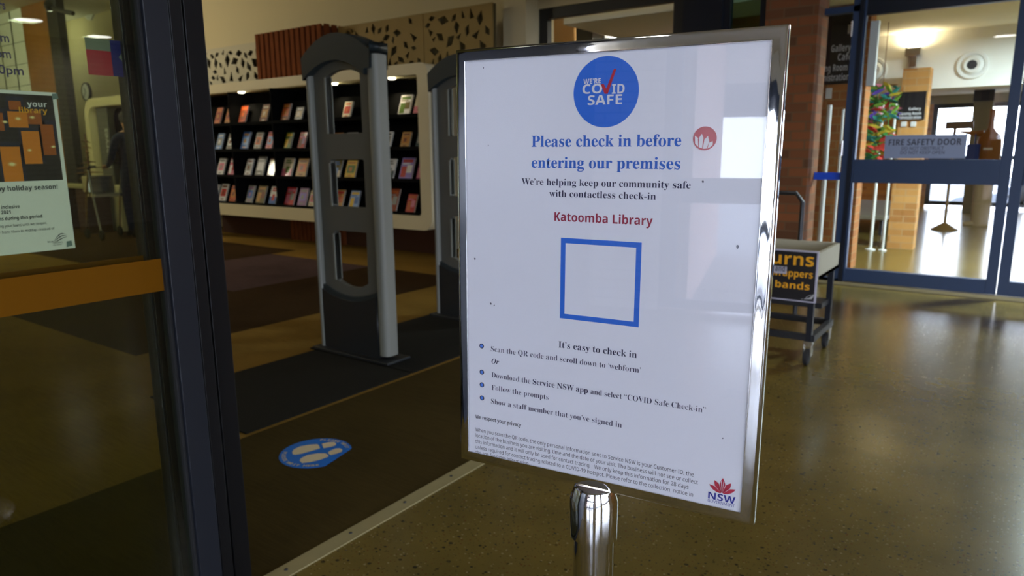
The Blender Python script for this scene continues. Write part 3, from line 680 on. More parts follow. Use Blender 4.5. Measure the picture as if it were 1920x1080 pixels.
# books
NAMES = {'orange': (196, 92, 34), 'amber': (190, 120, 30), 'brown': (122, 66, 34), 'tan': (190, 140, 66), 'grey': (150, 148, 140), 'cream': (220, 206, 176), 'white': (226, 224, 222), 'blue': (70, 110, 180), 'sky-blue': (130, 165, 215), 'green': (92, 120, 40), 'olive': (110, 96, 44), 'red': (190, 44, 40), 'pink': (214, 120, 140), 'mauve': (160, 120, 160), 'yellow': (222, 180, 40), 'teal': (34, 62, 66), 'magenta': (170, 40, 110), 'rust': (150, 60, 24), 'violet': (150, 130, 200)}
for k, v in NAMES.items(): mat('cover_'+k, s2l(v), .5, noise=.12, nscale=14, coat=.22, spec=.3)
mat('pages', (.7, .66, .56), .8)
def book(px, row, wpx, hpx, c, c2, c3, label, dy=0):
    base = [232, 281, 331, 383]; z = SHZ[row]+.001
    v = PY(5.53, px, base[row]-(px-440)*[.058, .008, -.025, -.047][row])
    d = (v-Vector((0, 0, EYE))).dot(fw); w = wpx*d/F/.80; h = min(hpx*d/F*1.05, .27); t = .02
    mx = Matrix.Translation((v.x, 5.535, z+.006)) @ Matrix.Rotation(radians(-20), 4, 'X')
    b = nb(); box(b, -w/2, w/2, 0, t, 0, h, 0, mx); box(b, -w/2+.003, w/2+.0005, .003, t-.003, .003, h-.003, 3, mx)
    q = random.random()
    P = lambda u0, u1, v0, v1, mi: poly(b, [(mx @ Vector((-w/2+u*w, -.0006, v_*h)))[:2] for u, v_ in ()] or [(0, 0)]*0, Matrix()) if False else None
    def pan(u0, u1, v0, v1, mi, e=.0006):
        f = b.faces.new([b.verts.new(mx @ Vector((-w/2+u*w, -e, v_*h))) for u, v_ in ((u0, v0), (u1, v0), (u1, v1), (u0, v1))]); f.material_index = mi
    if q < .4: pan(.12, .88, .28, .72, 1); pan(.15, .85, .8, .9, 2); pan(.3, .7, .1, .16, 2); pan(.3, .6, .38, .6, 2, .001)
    elif q < .7: pan(0, 1, 0, .42, 1); pan(.2, .8, .72, .8, 2); pan(.2, .7, .84, .92, 2); pan(.35, .75, .2, .55, 2, .001)
    else: pan(.08, .5, .1, .6, 1); pan(.5, .92, .3, .66, 2); pan(.1, .9, .78, .92, 1); pan(.1, .7, .7, .75, 2)
    bmesh.ops.recalc_face_normals(b, faces=[f for f in b.faces if len(f.verts) == 4 and f.material_index in (0, 3)])
    me = bpy.data.meshes.new('book'); b.to_mesh(me); b.free()
    o = link('book', me, ['cover_'+c, 'cover_'+c2, 'cover_'+c3, 'pages'])
    return tag(o, label, 'book', 'face-out books on the long bookcase')
ROWN = ['top', 'second', 'third', 'bottom']; ORD = ['first', 'second', 'third', 'fourth', 'fifth', 'sixth', 'seventh', 'eighth', 'ninth', 'tenth', 'eleventh', 'twelfth', 'thirteenth', 'fourteenth', 'fifteenth', 'sixteenth']
def zx(a): return 380+a/3.175
R1 = [(zx(80), 14, 31, 'orange', 'rust', 'amber'), (zx(140), 12, 29, 'amber', 'orange', 'brown'), (zx(227), 17, 32, 'rust', 'brown', 'orange'), (zx(355), 17, 33, 'brown', 'tan', 'cream'), (zx(480), 18, 33, 'brown', 'orange', 'amber'), (zx(562), 16, 25, 'grey', 'cream', 'white'), (647, 17, 31, 'cream', 'red', 'orange'), (755, 24, 38, 'white', 'green', 'olive'), (783, 22, 38, 'cream', 'pink', 'brown')]
R2 = [(zx(88), 15, 31, 'sky-blue', 'grey', 'white'), (zx(152), 14, 30, 'grey', 'white', 'brown'), (zx(240), 18, 33, 'blue', 'sky-blue', 'tan'), (zx(318), 16, 32, 'grey', 'orange', 'brown'), (zx(388), 15, 33, 'pink', 'sky-blue', 'orange'), (zx(497), 15, 31, 'green', 'yellow', 'olive'), (zx(580), 15, 31, 'red', 'brown', 'mauve'), (627, 22, 29, 'amber', 'orange', 'brown'), (654, 24, 29, 'white', 'red', 'sky-blue'), (722, 18, 30, 'white', 'grey', 'teal'), (757, 18, 29, 'tan', 'amber', 'brown'), (785, 16, 29, 'teal', 'grey', 'teal')]
R3 = [(zx(98), 17, 31, 'white', 'pink', 'grey'), (zx(163), 14, 31, 'pink', 'white', 'red'), (zx(262), 15, 31, 'white', 'grey', 'brown'), (zx(330), 19, 36, 'grey', 'white', 'white'), (zx(400), 16, 33, 'brown', 'tan', 'rust'), (zx(493), 23, 34, 'cream', 'pink', 'green'), (zx(578), 23, 34, 'tan', 'orange', 'brown'), (626, 21, 33, 'olive', 'cream', 'sky-blue'), (654, 22, 33, 'yellow', 'green', 'amber'), (726, 21, 37, 'white', 'teal', 'grey'), (758, 26, 40, 'violet', 'red', 'white'), (786, 15, 37, 'magenta', 'pink', 'red')]
R4 = [(zx(60)+2, 12, 30, 'white', 'grey', 'brown'), (zx(112), 17, 32, 'white', 'red', 'brown'), (zx(172), 15, 30, 'orange', 'amber', 'brown'), (zx(270), 16, 32, 'grey', 'blue', 'mauve'), (zx(335), 20, 33, 'olive', 'tan', 'brown'), (zx(408), 16, 33, 'white', 'blue', 'red'), (zx(508), 21, 33, 'red', 'pink', 'grey'), (zx(583), 19, 33, 'mauve', 'violet', 'grey'), (zx(640), 12, 30, 'cream', 'pink', 'tan'), (631, 20, 34, 'tan', 'red', 'orange'), (660, 20, 34, 'sky-blue', 'yellow', 'blue'), (731, 22, 42, 'rust', 'orange', 'grey'), (767, 18, 34, 'red', 'orange', 'pink')]
for r, RR in enumerate((R1, R2, R3, R4)):
    for k, (px, w, h, c, c2, c3) in enumerate(RR):
        book(px, r, w, h, c, c2, c3, f'{c} face-out book, {ORD[k]} from the left on the {ROWN[r]} shelf of the long bookcase')

# ---- timber box and perforated screens above
bxh = thing('timber_slat_box', 'reddish timber slat box standing on top of the long bookcase', 'timber box', (-7.45, 5.85, 2.03))
bx('core', (-8.12, -6.84, 5.72, 6.05, 2.031, 2.60), 'timber_dark', bxh)
b = nb()
for k in range(13): box(b, -8.13+k*.1, -8.065+k*.1, 5.69, 5.72, 2.031, 2.62)
for k in range(3): box(b, -6.84, -6.815, 5.72+k*.11, 5.79+k*.11, 2.031, 2.62)
fin('slats', b, 'timber', bxh, smooth=0)
def leaf_holes(x0, x1, z0, z1, seed, n, sm=.075):
    rnd = random.Random(seed); L = []; C = []
    for _ in range(n*30):
        if len(L) >= n: break
        s = rnd.uniform(sm, sm*1.9); x, z = rnd.uniform(x0+s*.8, x1-s*.8), rnd.uniform(z0+s*.75, z1-s*.75)
        if any((x-a)**2+(z-c)**2 < ((s+d)*.52)**2 for a, c, d in C): continue
        C.append((x, z, s)); a = rnd.uniform(0, pi); k = rnd.choice((3, 4, 4)); P = []
        for i in range(k):
            t = 2*pi*i/k+rnd.uniform(-.25, .25); rx, rz = s*.68*cos(t), s*.40*sin(t)
            P.append((x+rx*cos(a)-rz*sin(a), z+rx*sin(a)+rz*cos(a)))
        L.append(P)
    return L
def pscreen(x0, x1, z0, z1, m, seed, n, label, Y=5.9):
    t = thing('perforated_screen', label, 'screen', ((x0+x1)/2, Y, z0), 'leaf-cut screens above the bookcase')
    plate('cut_panel', [[(x0, z0), (x1, z0), (x1, z1), (x0, z1)]]+leaf_holes(x0, x1, z0, z1, seed, n, .085 if seed == 3 else .065), .018, frontm(Y), m, t)
    bx('shade_sheet', (x0, x1, Y+.05, Y+.06, z0, z1), 'screen_shade' if seed == 3 else 'screen_shade_grey', t)  # added sheet whose dark colour stands for shade behind the holes
pscreen(-9.75, -8.14, 2.035, 2.58, 'screen_pale', 3, 110, 'pale screen with leaf cut-outs left of the timber box')
pscreen(-6.80, -5.44, 2.035, 2.60, 'screen_brown', 5, 34, 'brown leaf-cut screen immediately right of the timber slat box')
pscreen(-5.43, -4.5, 2.035, 2.60, 'screen_brown', 6, 24, 'brown leaf-cut screen next to the cream pilaster')

# ---- reserves bookcase seen through the glass
rc = thing('reserves_bookcase', 'cream rounded bookcase marked reserves, seen through the glass doors', 'bookcase', (-11.3, 5.65, 0))
plate('surround', [rrect(-12.5, -10.1, .30, 2.02, .28, 10), rrect(-12.36, -10.24, .44, 1.89, .18, 10)], .42, frontm(YB), 'case_cream', rc)
bx('back_panel', (-12.4, -10.2, 5.84, 5.868, .4, 1.93), 'case_black', rc); bx('plinth', (-12.2, -10.3, 5.6, 5.85, 0, .30), 'case_black', rc)
mat('label_grey', (.10, .10, .095), .5)
bx('label_panel', (-12.22, -11.86, YB+.06, YB+.075, .45, 1.88), 'label_grey', rc)
me = raw_text('reserves', 'plain', .015); xs_ = [v.co.x for v in me.vertices]; k = .62/(max(xs_)-min(xs_))
me.transform(frontm(YB+.056) @ Matrix.Translation((-11.90, .92, 0)) @ Matrix.Rotation(pi/2, 4, 'Z') @ Matrix.Diagonal((k, .20, 1, 1))); link('lettering', me, 'grey_print', rc)
for z in (1.36, 1.02, .68): bx('shelf', (-11.86, -10.26, YB+.08, 5.84, z-.02, z), 'case_black', rc)
RS = [(1.361, -11.62, ['tan', 'cream', 'grey', 'cream', 'cream', 'grey', 'white', 'cream'], .26), (1.021, -11.55, ['amber', 'yellow', 'amber', 'tan', 'yellow', 'cream'], .24), (.681, -11.5, ['amber', 'tan', 'amber', 'brown'], .24)]
for r, (z, x, cs, h) in enumerate(RS):
    for k, c in enumerate(cs):
        w = .045+.012*((k*7) % 3); hh = h-.02*((k*5) % 3)
        b = nb(); box(b, x, x+w-.003, 5.62, 5.80, z, z+hh, 0); box(b, x+.004, x+w-.007, 5.625, 5.802, z+.004, z+hh+.001, 1)
        f = box(b, x-.0005, x+w-.0025, 5.6185, 5.62, z+hh*.7, z+hh*.82, 2)
        o = fin('reserve_book', b, ['cover_'+c, 'pages', 'cover_brown'], smooth=0); x += w
        tag(o, f'upright {c} book, {ORD[k]} spine from the left on the {ROWN[r]} reserves shelf', 'book', 'upright books on the reserves shelves')

# ---- wall objects left
def clockdisc(v, q):
    c = thing('wall_clock', 'round black-rimmed clock on the cream wall above the reserves bookcase', 'clock', (v.x, 6.4, v.z-q))
    T = Matrix.Translation((v.x, 6.4, v.z)) @ Matrix.Rotation(radians(90), 4, 'X')
    b = nb(); lathe(b, [(q*.84, .03), (q*.88, .045), (q, .04), (q, 0), (0, 0)], T); fin('rim', b, 'frame_black', c)
    b = nb(); lathe(b, [(0, .034), (q*.86, .034), (q*.86, .01)], T); fin('face', b, 'paper_plain', c)
    b = nb()
    for a, ln in ((.6, .55), (2.4, .75)): box(b, -.008, .008, 0, ln*q, .036, .040, 0, T @ Matrix.Rotation(a, 4, 'Z'))
    fin('hands', b, 'ink_black', c)
clockdisc(PY(6.36, 160, 172), .17)
def diffuser(v, Y, q, label, name='air_diffuser'):
    c = thing(name, label, 'air vent', (v.x, Y, v.z-q), 'round air vents')
    T = Matrix.Translation((v.x, Y, v.z)) @ Matrix.Rotation(radians(90), 4, 'X')
    b = nb(); lathe(b, [(q*.70, .012), (q*.78, .03), (q*.94, .03), (q, .0)], T); fin('flange', b, 'vent_white', c)
    b = nb(); lathe(b, [(q*.34, .05), (q*.5, .055), (q*.72, .02), (q*.74, 0)], T); fin('nozzle', b, 'vent_white', c)
    b = nb(); lathe(b, [(0, .052), (q*.3, .052), (q*.36, .046)], T); fin('throat', b, 'vent_dark', c)
diffuser(PY(6.36, 163, 14), 6.4, .22, 'round air vent high on the wall above the clock')
v = PY(6.3, 232, 52); o = bx('wall_speaker', (v.x-.12, v.x+.12, 6.18, 6.4, v.z-.2, v.z+.17), 'frame_black', bevel=.02); tag(o, 'small black speaker high on the cream wall beside the door post', 'speaker')
# white panel wall, timber panel and dark column
YW = 5.38
pA, pB, pC, pD = PY(YW, 61, 168).x, PY(YW, 108, 170).x, PY(YW, 127, 170).x, PY(YW, 37, 168).x
b = nb(); box(b, -16.5, pA, YW, YW+.1, 0, CH); o = fin('wall_panelled', b, 'panel_white', smooth=0); o['kind'] = 'structure'
b = nb()
sp_ = pA-pD
for k in range(12): box(b, pD-k*sp_*1.05-.02, pD-k*sp_*1.05+.02, YW-.004, YW, 0, CH)
for k in range(6): box(b, -16.5, pA, YW-.002, YW, 1.98+k*.36, 1.988+k*.36)
for o in (fin('joint', b, 'groove', o, smooth=0),): pass
struct('wall_timber', (pA, pB, YW-.02, YW+.1, 0, CH), 'timber_panel')
struct('wall_column', (pB, pC, YW-.02, YW+.1, 0, CH), 'dark_column')
# spot lamp on the dark column
v = PY(5.15, 93, 18); sl = thing('spot_lamp', 'lit spot lamp with dark arm fixed to the dark column', 'lamp', (v.x, v.y, v.z))
va = PY(YW-.03, 136, 22)
b = nb(); tube(b, [v+Vector((.06, .01, .03)), PY(5.2, 120, 22), PY(5.25, 137, 25)], .035, 12); fin('arm', b, 'frame_black', sl)
b = nb(); lathe(b, [(0, 0), (.05, 0), (.06, .02), (.06, .1), (0, .1)], Matrix.Translation(v) @ Matrix.Rotation(radians(35), 4, 'Y') @ Matrix.Rotation(radians(20), 4, 'X'), 20); fin('head', b, 'frame_black', sl)
b = nb(); lathe(b, [(0, -.004), (.045, -.004), (.045, 0)], Matrix.Translation(v) @ Matrix.Rotation(radians(35), 4, 'Y') @ Matrix.Rotation(radians(20), 4, 'X'), 20); fin('lens', b, 'lamp_cool', sl)
# bench table with dark leg, cream box, stick tree
f0 = PZ(0, 166, 438); YT = f0.y
tp = PY(YT, 150, 348); xr = PY(YT, 158, 350).x; hT = tp.z
tb = thing('side_table', 'low table with pale top and dark slab legs beside the reserves bookcase', 'table', (xr-.5, YT+.3, 0))
bx('tabletop', (xr-1.3, xr+.03, YT-.02, YT+.36, hT-.04, hT), 'bench_top', tb, bevel=.004)
wl = (PY(YT, 158, 400).x-PY(YT, 141, 400).x)
for x in (xr-1.25, xr-wl): bx('leg', (x, x+wl, YT, YT+.34, 0, hT-.04), 'timber_dark', tb)
o = bx('storage_box', (xr-.42, xr+.16, YT+.40, YT+.62, 0, hT-.02), 'case_cream', bevel=.01); tag(o, 'cream storage box on the carpet behind the low table', 'box')
tr = thing('stick_tree', 'tree of bare brown sticks standing on the low table', 'decoration', (xr-.2, YT+.18, hT))
b = nb(); tube(b, [(xr-.2, YT+.18, hT+.01), (xr-.2, YT+.18, hT+.75)], [.02, .008], 8); fin('trunk', b, 'stick', tr)
for k in range(8):
    z = hT+.1+k*.075; ln = .34*(1-k/9.5); a = k*.55
    b = nb(); tube(b, [(xr-.2-ln*cos(a), YT+.18-ln*sin(a)*.5, z-.01), (xr-.2, YT+.18, z+.015*(k % 2)), (xr-.2+ln*cos(a), YT+.18+ln*sin(a)*.5, z+.01)], [.006, .013, .005], 7); fin('stick', b, 'stick', tr)

# ---- person with a walking frame, mostly behind the door posts
fp = PZ(0, 263, 444); pc = Vector((fp.x, fp.y, 0))
def person(base, face):
    """standing figure grown from a jointed skeleton"""
    R = Matrix.Translation(base) @ Matrix.Rotation(face, 4, 'Z')
    J = {'pel': (0, 0, .93, .135), 'wai': (0, .0, 1.06, .125), 'che': (0, .01, 1.24, .15), 'sho': (0, .0, 1.38, .11), 'nek': (0, -.02, 1.46, .055), 'nk2': (0, -.04, 1.52, .055), 'hd': (0, -.055, 1.60, .085), 'top': (0, -.05, 1.67, .07),
         'hL': (.09, 0, .88, .095), 'kL': (.10, -.03, .48, .065), 'aL': (.10, .0, .09, .045), 'tL': (.11, -.15, .04, .035), 'hR': (-.09, 0, .88, .095), 'kR': (-.10, .02, .48, .065), 'aR': (-.10, .06, .09, .045), 'tR': (-.11, -.09, .04, .035),
         'sL': (.18, 0, 1.36, .065), 'eL': (.23, -.08, 1.10, .05), 'wL': (.20, -.32, .98, .034), 'sR': (-.18, 0, 1.36, .065), 'eR': (-.23, -.08, 1.10, .05), 'wR': (-.20, -.32, .98, .034)}
    E = [('pel', 'wai'), ('wai', 'che'), ('che', 'sho'), ('sho', 'nek'), ('nek', 'nk2'), ('nk2', 'hd'), ('hd', 'top'), ('pel', 'hL'), ('hL', 'kL'), ('kL', 'aL'), ('aL', 'tL'), ('pel', 'hR'), ('hR', 'kR'), ('kR', 'aR'), ('aR', 'tR'), ('sho', 'sL'), ('sL', 'eL'), ('eL', 'wL'), ('sho', 'sR'), ('sR', 'eR'), ('eR', 'wR')]
    def skin(J, E, root, sub=2):
        names = list(J); me = bpy.data.meshes.new('s'); me.from_pydata([R @ Vector(J[n][:3]) for n in names], [(names.index(a), names.index(c)) for a, c in E], [])
        o = bpy.data.objects.new('s', me); COL.objects.link(o); o.modifiers.new('k', 'SKIN'); md = o.modifiers.new('u', 'SUBSURF'); md.levels = sub
        for i, n in enumerate(names):
            v = me.skin_vertices[0].data[i]; v.radius = (J[n][3], J[n][3]); v.use_root = n == root
        m2 = bpy.data.meshes.new_from_object(o.evaluated_get(bpy.context.evaluated_depsgraph_get())); bpy.data.objects.remove(o)
        for p in m2.polygons: p.use_smooth = True
        return m2
    p = thing('person', 'person in navy jacket and trousers leaning on a metal walking frame', 'person', base)
    bm = bmesh.new(); bm.from_mesh(skin(J, E, 'pel')); inv = R.inverted()
    for v in bm.verts:                          # nose and brow pulled from the head
        q = inv @ v.co
        if q.z > 1.54 and q.y < -.10 and abs(q.x) < .03: v.co = R @ (q+Vector((0, -.02, 0)))
    for f in bm.faces:
        q = inv @ f.calc_center_median(); f.material_index = 1 if q.z > 1.44 or q.y < -.29 and q.z > .5 else (2 if q.z < .1 else 0)
    for sx in (1, -1):                          # five curled fingers on each hand
        for k in range(5):
            ox = (-.03+.018*k)*1 if k < 4 else .04*sx
            tube(bm, [R @ Vector((.20*sx+ox, -.34, .985)), R @ Vector((.20*sx+ox, -.40+.006*abs(k-1.5), .992)), R @ Vector((.20*sx+ox, -.425, .965)), R @ Vector((.20*sx+ox, -.405, .945))], [.010, .009, .008, .006], 7, 1)
    me = bpy.data.meshes.new('body'); bm.to_mesh(me); bm.free()
    for q in me.polygons: q.use_smooth = True
    link('body', me, ['navy_cloth', 'skin', 'frame_black'], p)
    b = nb(); hd = R @ Vector((0, -.03, 1.635)); bmesh.ops.create_icosphere(b, subdivisions=3, radius=.105, matrix=Matrix.Translation(hd) @ Matrix.Rotation(face, 4, 'Z') @ Matrix.Diagonal((.92, 1.0, .95, 1)))
    bmesh.ops.delete(b, geom=[v for v in b.verts if (inv @ v.co).y < -.075 and (inv @ v.co).z < 1.67 or (inv @ v.co).z < 1.55], context='VERTS')
    fin('hair', b, 'hair', p)
    for sx in (1, -1):
        b = nb(); bmesh.ops.create_icosphere(b, subdivisions=2, radius=.008, matrix=Matrix.Translation(R @ Vector((.032*sx, -.137, 1.61)))); fin('eye', b, 'ink_black', p)
person(pc, radians(-95))
# walking frame in front of them
wf = PZ(0, 209, 446); w0 = Vector((wf.x, wf.y, 0))
wk = thing('walking_frame', 'metal walking frame on wheels in front of the reserves bookcase', 'walking frame', w0)
for sx, nm in ((-.22, 0), (.22, 1)):
    for yy in (-.2, .22):
        b = nb(); tube(b, [w0+Vector((yy, sx, .08)), w0+Vector((yy*.5, sx, .55)), w0+Vector((.05, sx, .95))], .013, 8); fin('leg', b, 'brushed_steel', wk)
        b = nb(); lathe(b, [(0, -.015), (.06, -.015), (.07, -.008), (.07, .008), (.06, .015), (0, .015)], Matrix.Translation(w0+Vector((yy, sx, .07))) @ Matrix.Rotation(radians(90), 4, 'X'), 20); fin('wheel', b, 'black_rubber', wk)
    b = nb(); tube(b, [w0+Vector((.05, sx, .95)), w0+Vector((.10, sx, .985)), w0+Vector((.26, sx, .985))], .016, 8); fin('handle', b, 'black_rubber', wk)
b = nb(); box(b, w0.x-.12, w0.x+.16, w0.y-.2, w0.y+.2, .58, .62); fin('seat', b, 'brushed_steel', wk, smooth=0)
b = nb(); box(b, w0.x-.28, w0.x-.1, w0.y-.18, w0.y+.18, .62, .86); fin('basket', b, 'brushed_steel', wk, smooth=0, bevel=.02)

# ---- office behind the window
struct('ceiling', (-9, -2.6, 6.6, 14, 3.0, 3.1), 'ceiling_white'); struct('wall_office_back', (-9, -4.75, 13.9, 14, 0, 3), 'wall_cream'); struct('wall_office_left', (-9.1, -9, 6.6, 14, 0, 3), 'office_brown')
struct('floor', (-9, -1.58, 6.6, 17, -.102, -.002), 'carpet_tan')
v = PY(7.6, 1080, 60); v2 = PY(7.6, 1111, 60); struct('wall_column', (v.x, v2.x, 7.6, 7.9, 0, 3), 'dark_column')
v = PY(9, 1035, 50); v2 = PY(9, 1078, 50); o = bx('cupboard', (v.x-.2, v2.x, 9, 9.5, 0, PY(9, 1050, 30).z), 'office_brown', bevel=.01); tag(o, 'tall tan cupboard behind the dark-framed window, left of the black column', 'cupboard')
for (xa, ya), (xb, yb) in (((1160, 72), (1192, 67)), ((1226, 66), (1262, 60)), ((1282, 58), (1312, 53)), ((1080, 85), (1120, 79))):
    p = PZ(2.97, (xa+xb)/2, (ya+yb)/2); b = nb(); box(b, p.x-.28, p.x+.28, p.y-.05, p.y+.05, 2.95, 3.0); o = fin('strip_light', b, 'tube_white', smooth=0)
    tag(o, 'white strip light on the office ceiling beyond the dark-framed window', 'light', 'office strip lights')
b = nb()
box(b, 0, 8.8, -.05, .05, 0, 3.0, 0, Matrix.Translation((-2.95, 7.62, 0)) @ Matrix.Rotation(atan2(8.4, -2.6), 4, 'Z')); fin('wall_office_right', b, 'brick_orange', smooth=0)['kind'] = 'structure'

# ================================================================== FIRE DOORS
YD = 6.52
def D(x, y): p = PY(YD, x, y); return p.x, p.z
NA = 'navy_aluminium'
fxL, fxR = D(1515, 320)[0], D(1604, 297)[0]-.09
# side light
window('window_4', fxL-.02, D(1592, 300)[0], .0, 2.62, YD, 1, NA, 'clear_glass', fr=.05, mids=(.02, 2.25))
bx('safety_band', (fxL+.03, D(1580, 330)[0], YD-.006, YD-.0045, D(1550, 337)[1], D(1550, 323)[1]), 'band_blue', [o for o in S.objects if o.name == 'window_4'][0])
gz0, gz1 = D(1700, 512)[1], 2.19
rz0, rz1 = D(1700, 344)[1], D(1700, 299)[1]
gL = D(1604, 297)[0]; gR = D(1877, 297)[0]; sL = D(1592, 300)[0]; sR = D(1899, 300)[0]
def firedoor(name, x0, x1, g0, g1, hinge=True):
    r = thing(name, None, None, ((x0+x1)/2, YD, 0)); r['kind'] = 'structure'
    for a0, a1 in ((x0, g0), (g1, x1)): bx('stile', (a0, a1, YD-.03, YD+.03, .03, 2.34), NA, r, bevel=.003)
    bx('top_rail', (g0, g1, YD-.03, YD+.03, gz1, 2.34), 'navy_dark', r); bx('bottom_rail', (g0, g1, YD-.03, YD+.03, .03, gz0), NA, r)
    bx('middle_rail', (g0, g1, YD-.035, YD+.035, rz0, rz1), NA, r, bevel=.003)
    bx('glass_pane', (g0, g1, YD-.004, YD+.004, gz0, rz0), 'clear_glass', r); bx('glass_pane', (g0, g1, YD-.004, YD+.004, rz1, gz1), 'clear_glass', r)
    if hinge:
        for (hx, hy) in ((1604, 55), (1586, 278), (1569, 488)):
            X, z = D(hx, hy); b = nb(); tube(b, [(X-.02, YD-.045, z-.06), (X-.02, YD-.045, z+.06)], .010, 10); box(b, X-.05, X+.01, YD-.036, YD-.03, z-.035, z+.035); fin('hinge', b, 'brushed_steel', r)
        X, z = D(1634, 100); bx('closer_plate', (X-.03, X+.03, YD+.04, YD+.10, D(1630, 160)[1], D(1634, 38)[1]), 'vent_white', r)
    return r
firedoor('door_3', sL+.03, sR-.003, gL, gR); 
wd_ = sR-sL
firedoor('door_4', sR+.003, sR+wd_, sR+(sR-gR)+.003, sR+wd_-(gL-sL), False)
bx('safety_band', (sR+.09, sR+.9, YD-.006, YD-.0045, D(1550, 337)[1], D(1550, 323)[1]), 'band_blue', [o for o in S.objects if o.name == 'door_4'][0])
struct('trim_3', (D(1592, 300)[0], 1.9, YD-.05, YD+.05, 2.34, 2.62), 'navy_dark'); struct('trim_4', (sR+wd_, 1.9, YD-.05, YD+.05, 0, 2.34), NA)
struct('trim_5', (sL, sL+.03, YD-.05, YD+.05, 0, 2.34), 'navy_dark')
struct('trim_6', (fxL-.03, 1.9, YD-.06, YD+.06, 0, .025), 'threshold')
# fire notice
n0, n1 = D(1659, 275)[0], D(1812, 275)[0]; nz0, nz1 = D(1740, 298)[1]+.004, D(1740, 253)[1]
fn = thing('door_notice', 'grey fire safety door notice fixed to the glass above the door rail', 'sign', ((n0+n1)/2, YD-.006, nz0))
bx('plate', (n0, n1, YD-.010, YD-.006, nz0, nz1), 'notice_grey', fn)
FM = frontm(YD-.0103); wN, hN = n1-n0, nz1-nz0
text('lettering', 'FIRE SAFETY DOOR', 'bold', n0+.05*wN, n1-.06*wN, nz0+.57*hN, hN*.36, FM, 'notice_text', fn, 0)
text('lettering', 'DO NOT OBSTRUCT', 'sans', n0+.22*wN, n1-.26*wN, nz0+.37*hN, hN*.19, FM, 'notice_text', fn, .004)
text('lettering', 'DO NOT KEEP OPEN', 'sans', n0+.21*wN, n1-.25*wN, nz0+.19*hN, hN*.19, FM, 'notice_text', fn, .004)

# ================================================================== BEYOND THE FIRE DOORS
GC = 3.3
struct('wall_gallery_brick', (-2.9, -1.3, 7.35, 7.6, 0, GC), 'brick_orange')
struct('wall_gallery_right', (4.6, 4.8, 6.6, 16.4, 0, GC), 'wall_white')
YK = 9.6
bz = PY(YK, 1750, 166).z; tz = PY(YK, 1760, 58).z
struct('wall_bulkhead', (-4.1, 4.6, YK, YK+.25, bz, tz+1.0), 'wall_white')
struct('ceiling', (-4.1, 4.8, 6.6, YK, tz, tz+.1), 'ceiling_white'); struct('ceiling', (-4.1, 4.8, YK+.25, 16.4, bz+.3, bz+.4), 'ceiling_white')
for p, lab in (((1823, 122), 'round air vent with dark centre high on the white gallery wall'), ((1637, 133), 'round air vent on the gallery wall half hidden by the door edge')): diffuser(PY(YK, *p), YK, .155, lab)
# up-light
v = PY(YK-.06, 1713, 98); ul = thing('wall_uplight', 'small grey up-light glowing on the white wall beyond the fire door', 'lamp', (v.x, YK, v.z-.06))
bx('shade', (v.x-.075, v.x+.075, YK-.14, YK-.01, v.z-.045, v.z+.045), 'brushed_steel', ul); bx('bracket', (v.x-.035, v.x+.035, YK-.06, YK, v.z-.16, v.z-.045), 'brushed_steel', ul); bx('bulb', (v.x-.055, v.x+.055, YK-.12, YK-.03, v.z+.045, v.z+.055), 'lamp_uplight', ul)
b = nb(); tube(b, [(v.x, YK-.012, v.z-.16), (v.x, YK-.012, bz-.02)], .005, 6); fin('cable', b, 'grey_print', ul)
area('uplight', (v.x, YK-.075, v.z+.06), (pi, 0, 0), .1, .09, 6.5, (1, .82, .5))
# brick column with directory
cxa, cxb = PY(YK-.45, 1687, 200).x, PY(YK-.45, 1738, 200).x; ctz = PY(YK-.45, 1710, 128).z
struct('wall_gallery_column', (cxa, cxb, YK-.45, YK-.2, 0, ctz), 'brick_tan')
YC = YK-.47
def C(x, y): p = PY(YC, x, y); return p.x, p.z
d0, d1, e0, e1 = C(1684, 200)[0], C(1735, 200)[0], C(1710, 224)[1], C(1710, 172)[1]
db = thing('directory_board', 'dark directory board with white lettering on the brick column', 'sign', ((d0+d1)/2, YC, e0))
bx('board', (d0, d1, YC-.012, YC+.018, e0, e1), 'sticker_navy' if False else 'board_black', db); CM = frontm(YC-.0125)
for t, x0, x1, y in (('Gallery', 1703, 1727, 207), ('Viewing Room', 1684.5, 1727, 215.5), ('Administration', 1684.5, 1727, 223)):
    text('lettering', t, 'bold', C(x0, y)[0]+.004, C(x1, y)[0], C(x1, y)[1]+.004, .042, CM, 'white_print', db)
for k, x in enumerate((1694, 1712)):
    X, z = C(x, 233); o = bx('light_switch', (X-.028, X+.028, YC+.008, YC+.02, z-.025, z+.03), 'plastic_white', bevel=.003); tag(o, 'white light switch under the directory board, '+('left' if k == 0 else 'right')+' of the two', 'switch', 'switches on the brick column')
# black sign on the brick behind the side light
YG = 7.33
def G(x, y): p = PY(YG, x, y); return p.x, p.z
d0, d1, e0, e1 = G(1530, 100)[0], G(1606, 100)[0], G(1565, 158)[1], G(1565, 30)[1]
gb = thing('gallery_sign', 'black wall sign listing gallery rooms behind the narrow side window', 'sign', ((d0+d1)/2, YG, e0))
bx('board', (d0, d1, YG-.012, YG+.02, e0, e1), 'board_black', gb); GM = frontm(YG-.0125)
for t, x0, x1, y in (('Gallery', 1559, 1596, 95), ('Café', 1571, 1596, 112), ('Viewing Room', 1520, 1589, 132), ('Administration', 1519, 1592, 150)):
    text('lettering', t, 'bold', G(x0, y)[0], G(x1, y)[0], G(x1, y)[1], .085, GM, 'grey_print', gb)
o = bx('wall_plate', (G(1548, 175)[0], G(1559, 175)[0], YG, YG+.02, G(1553, 185)[1], G(1553, 165)[1]), 'plastic_white'); tag(o, 'small white plate on the brick below the black gallery sign', 'wall plate')
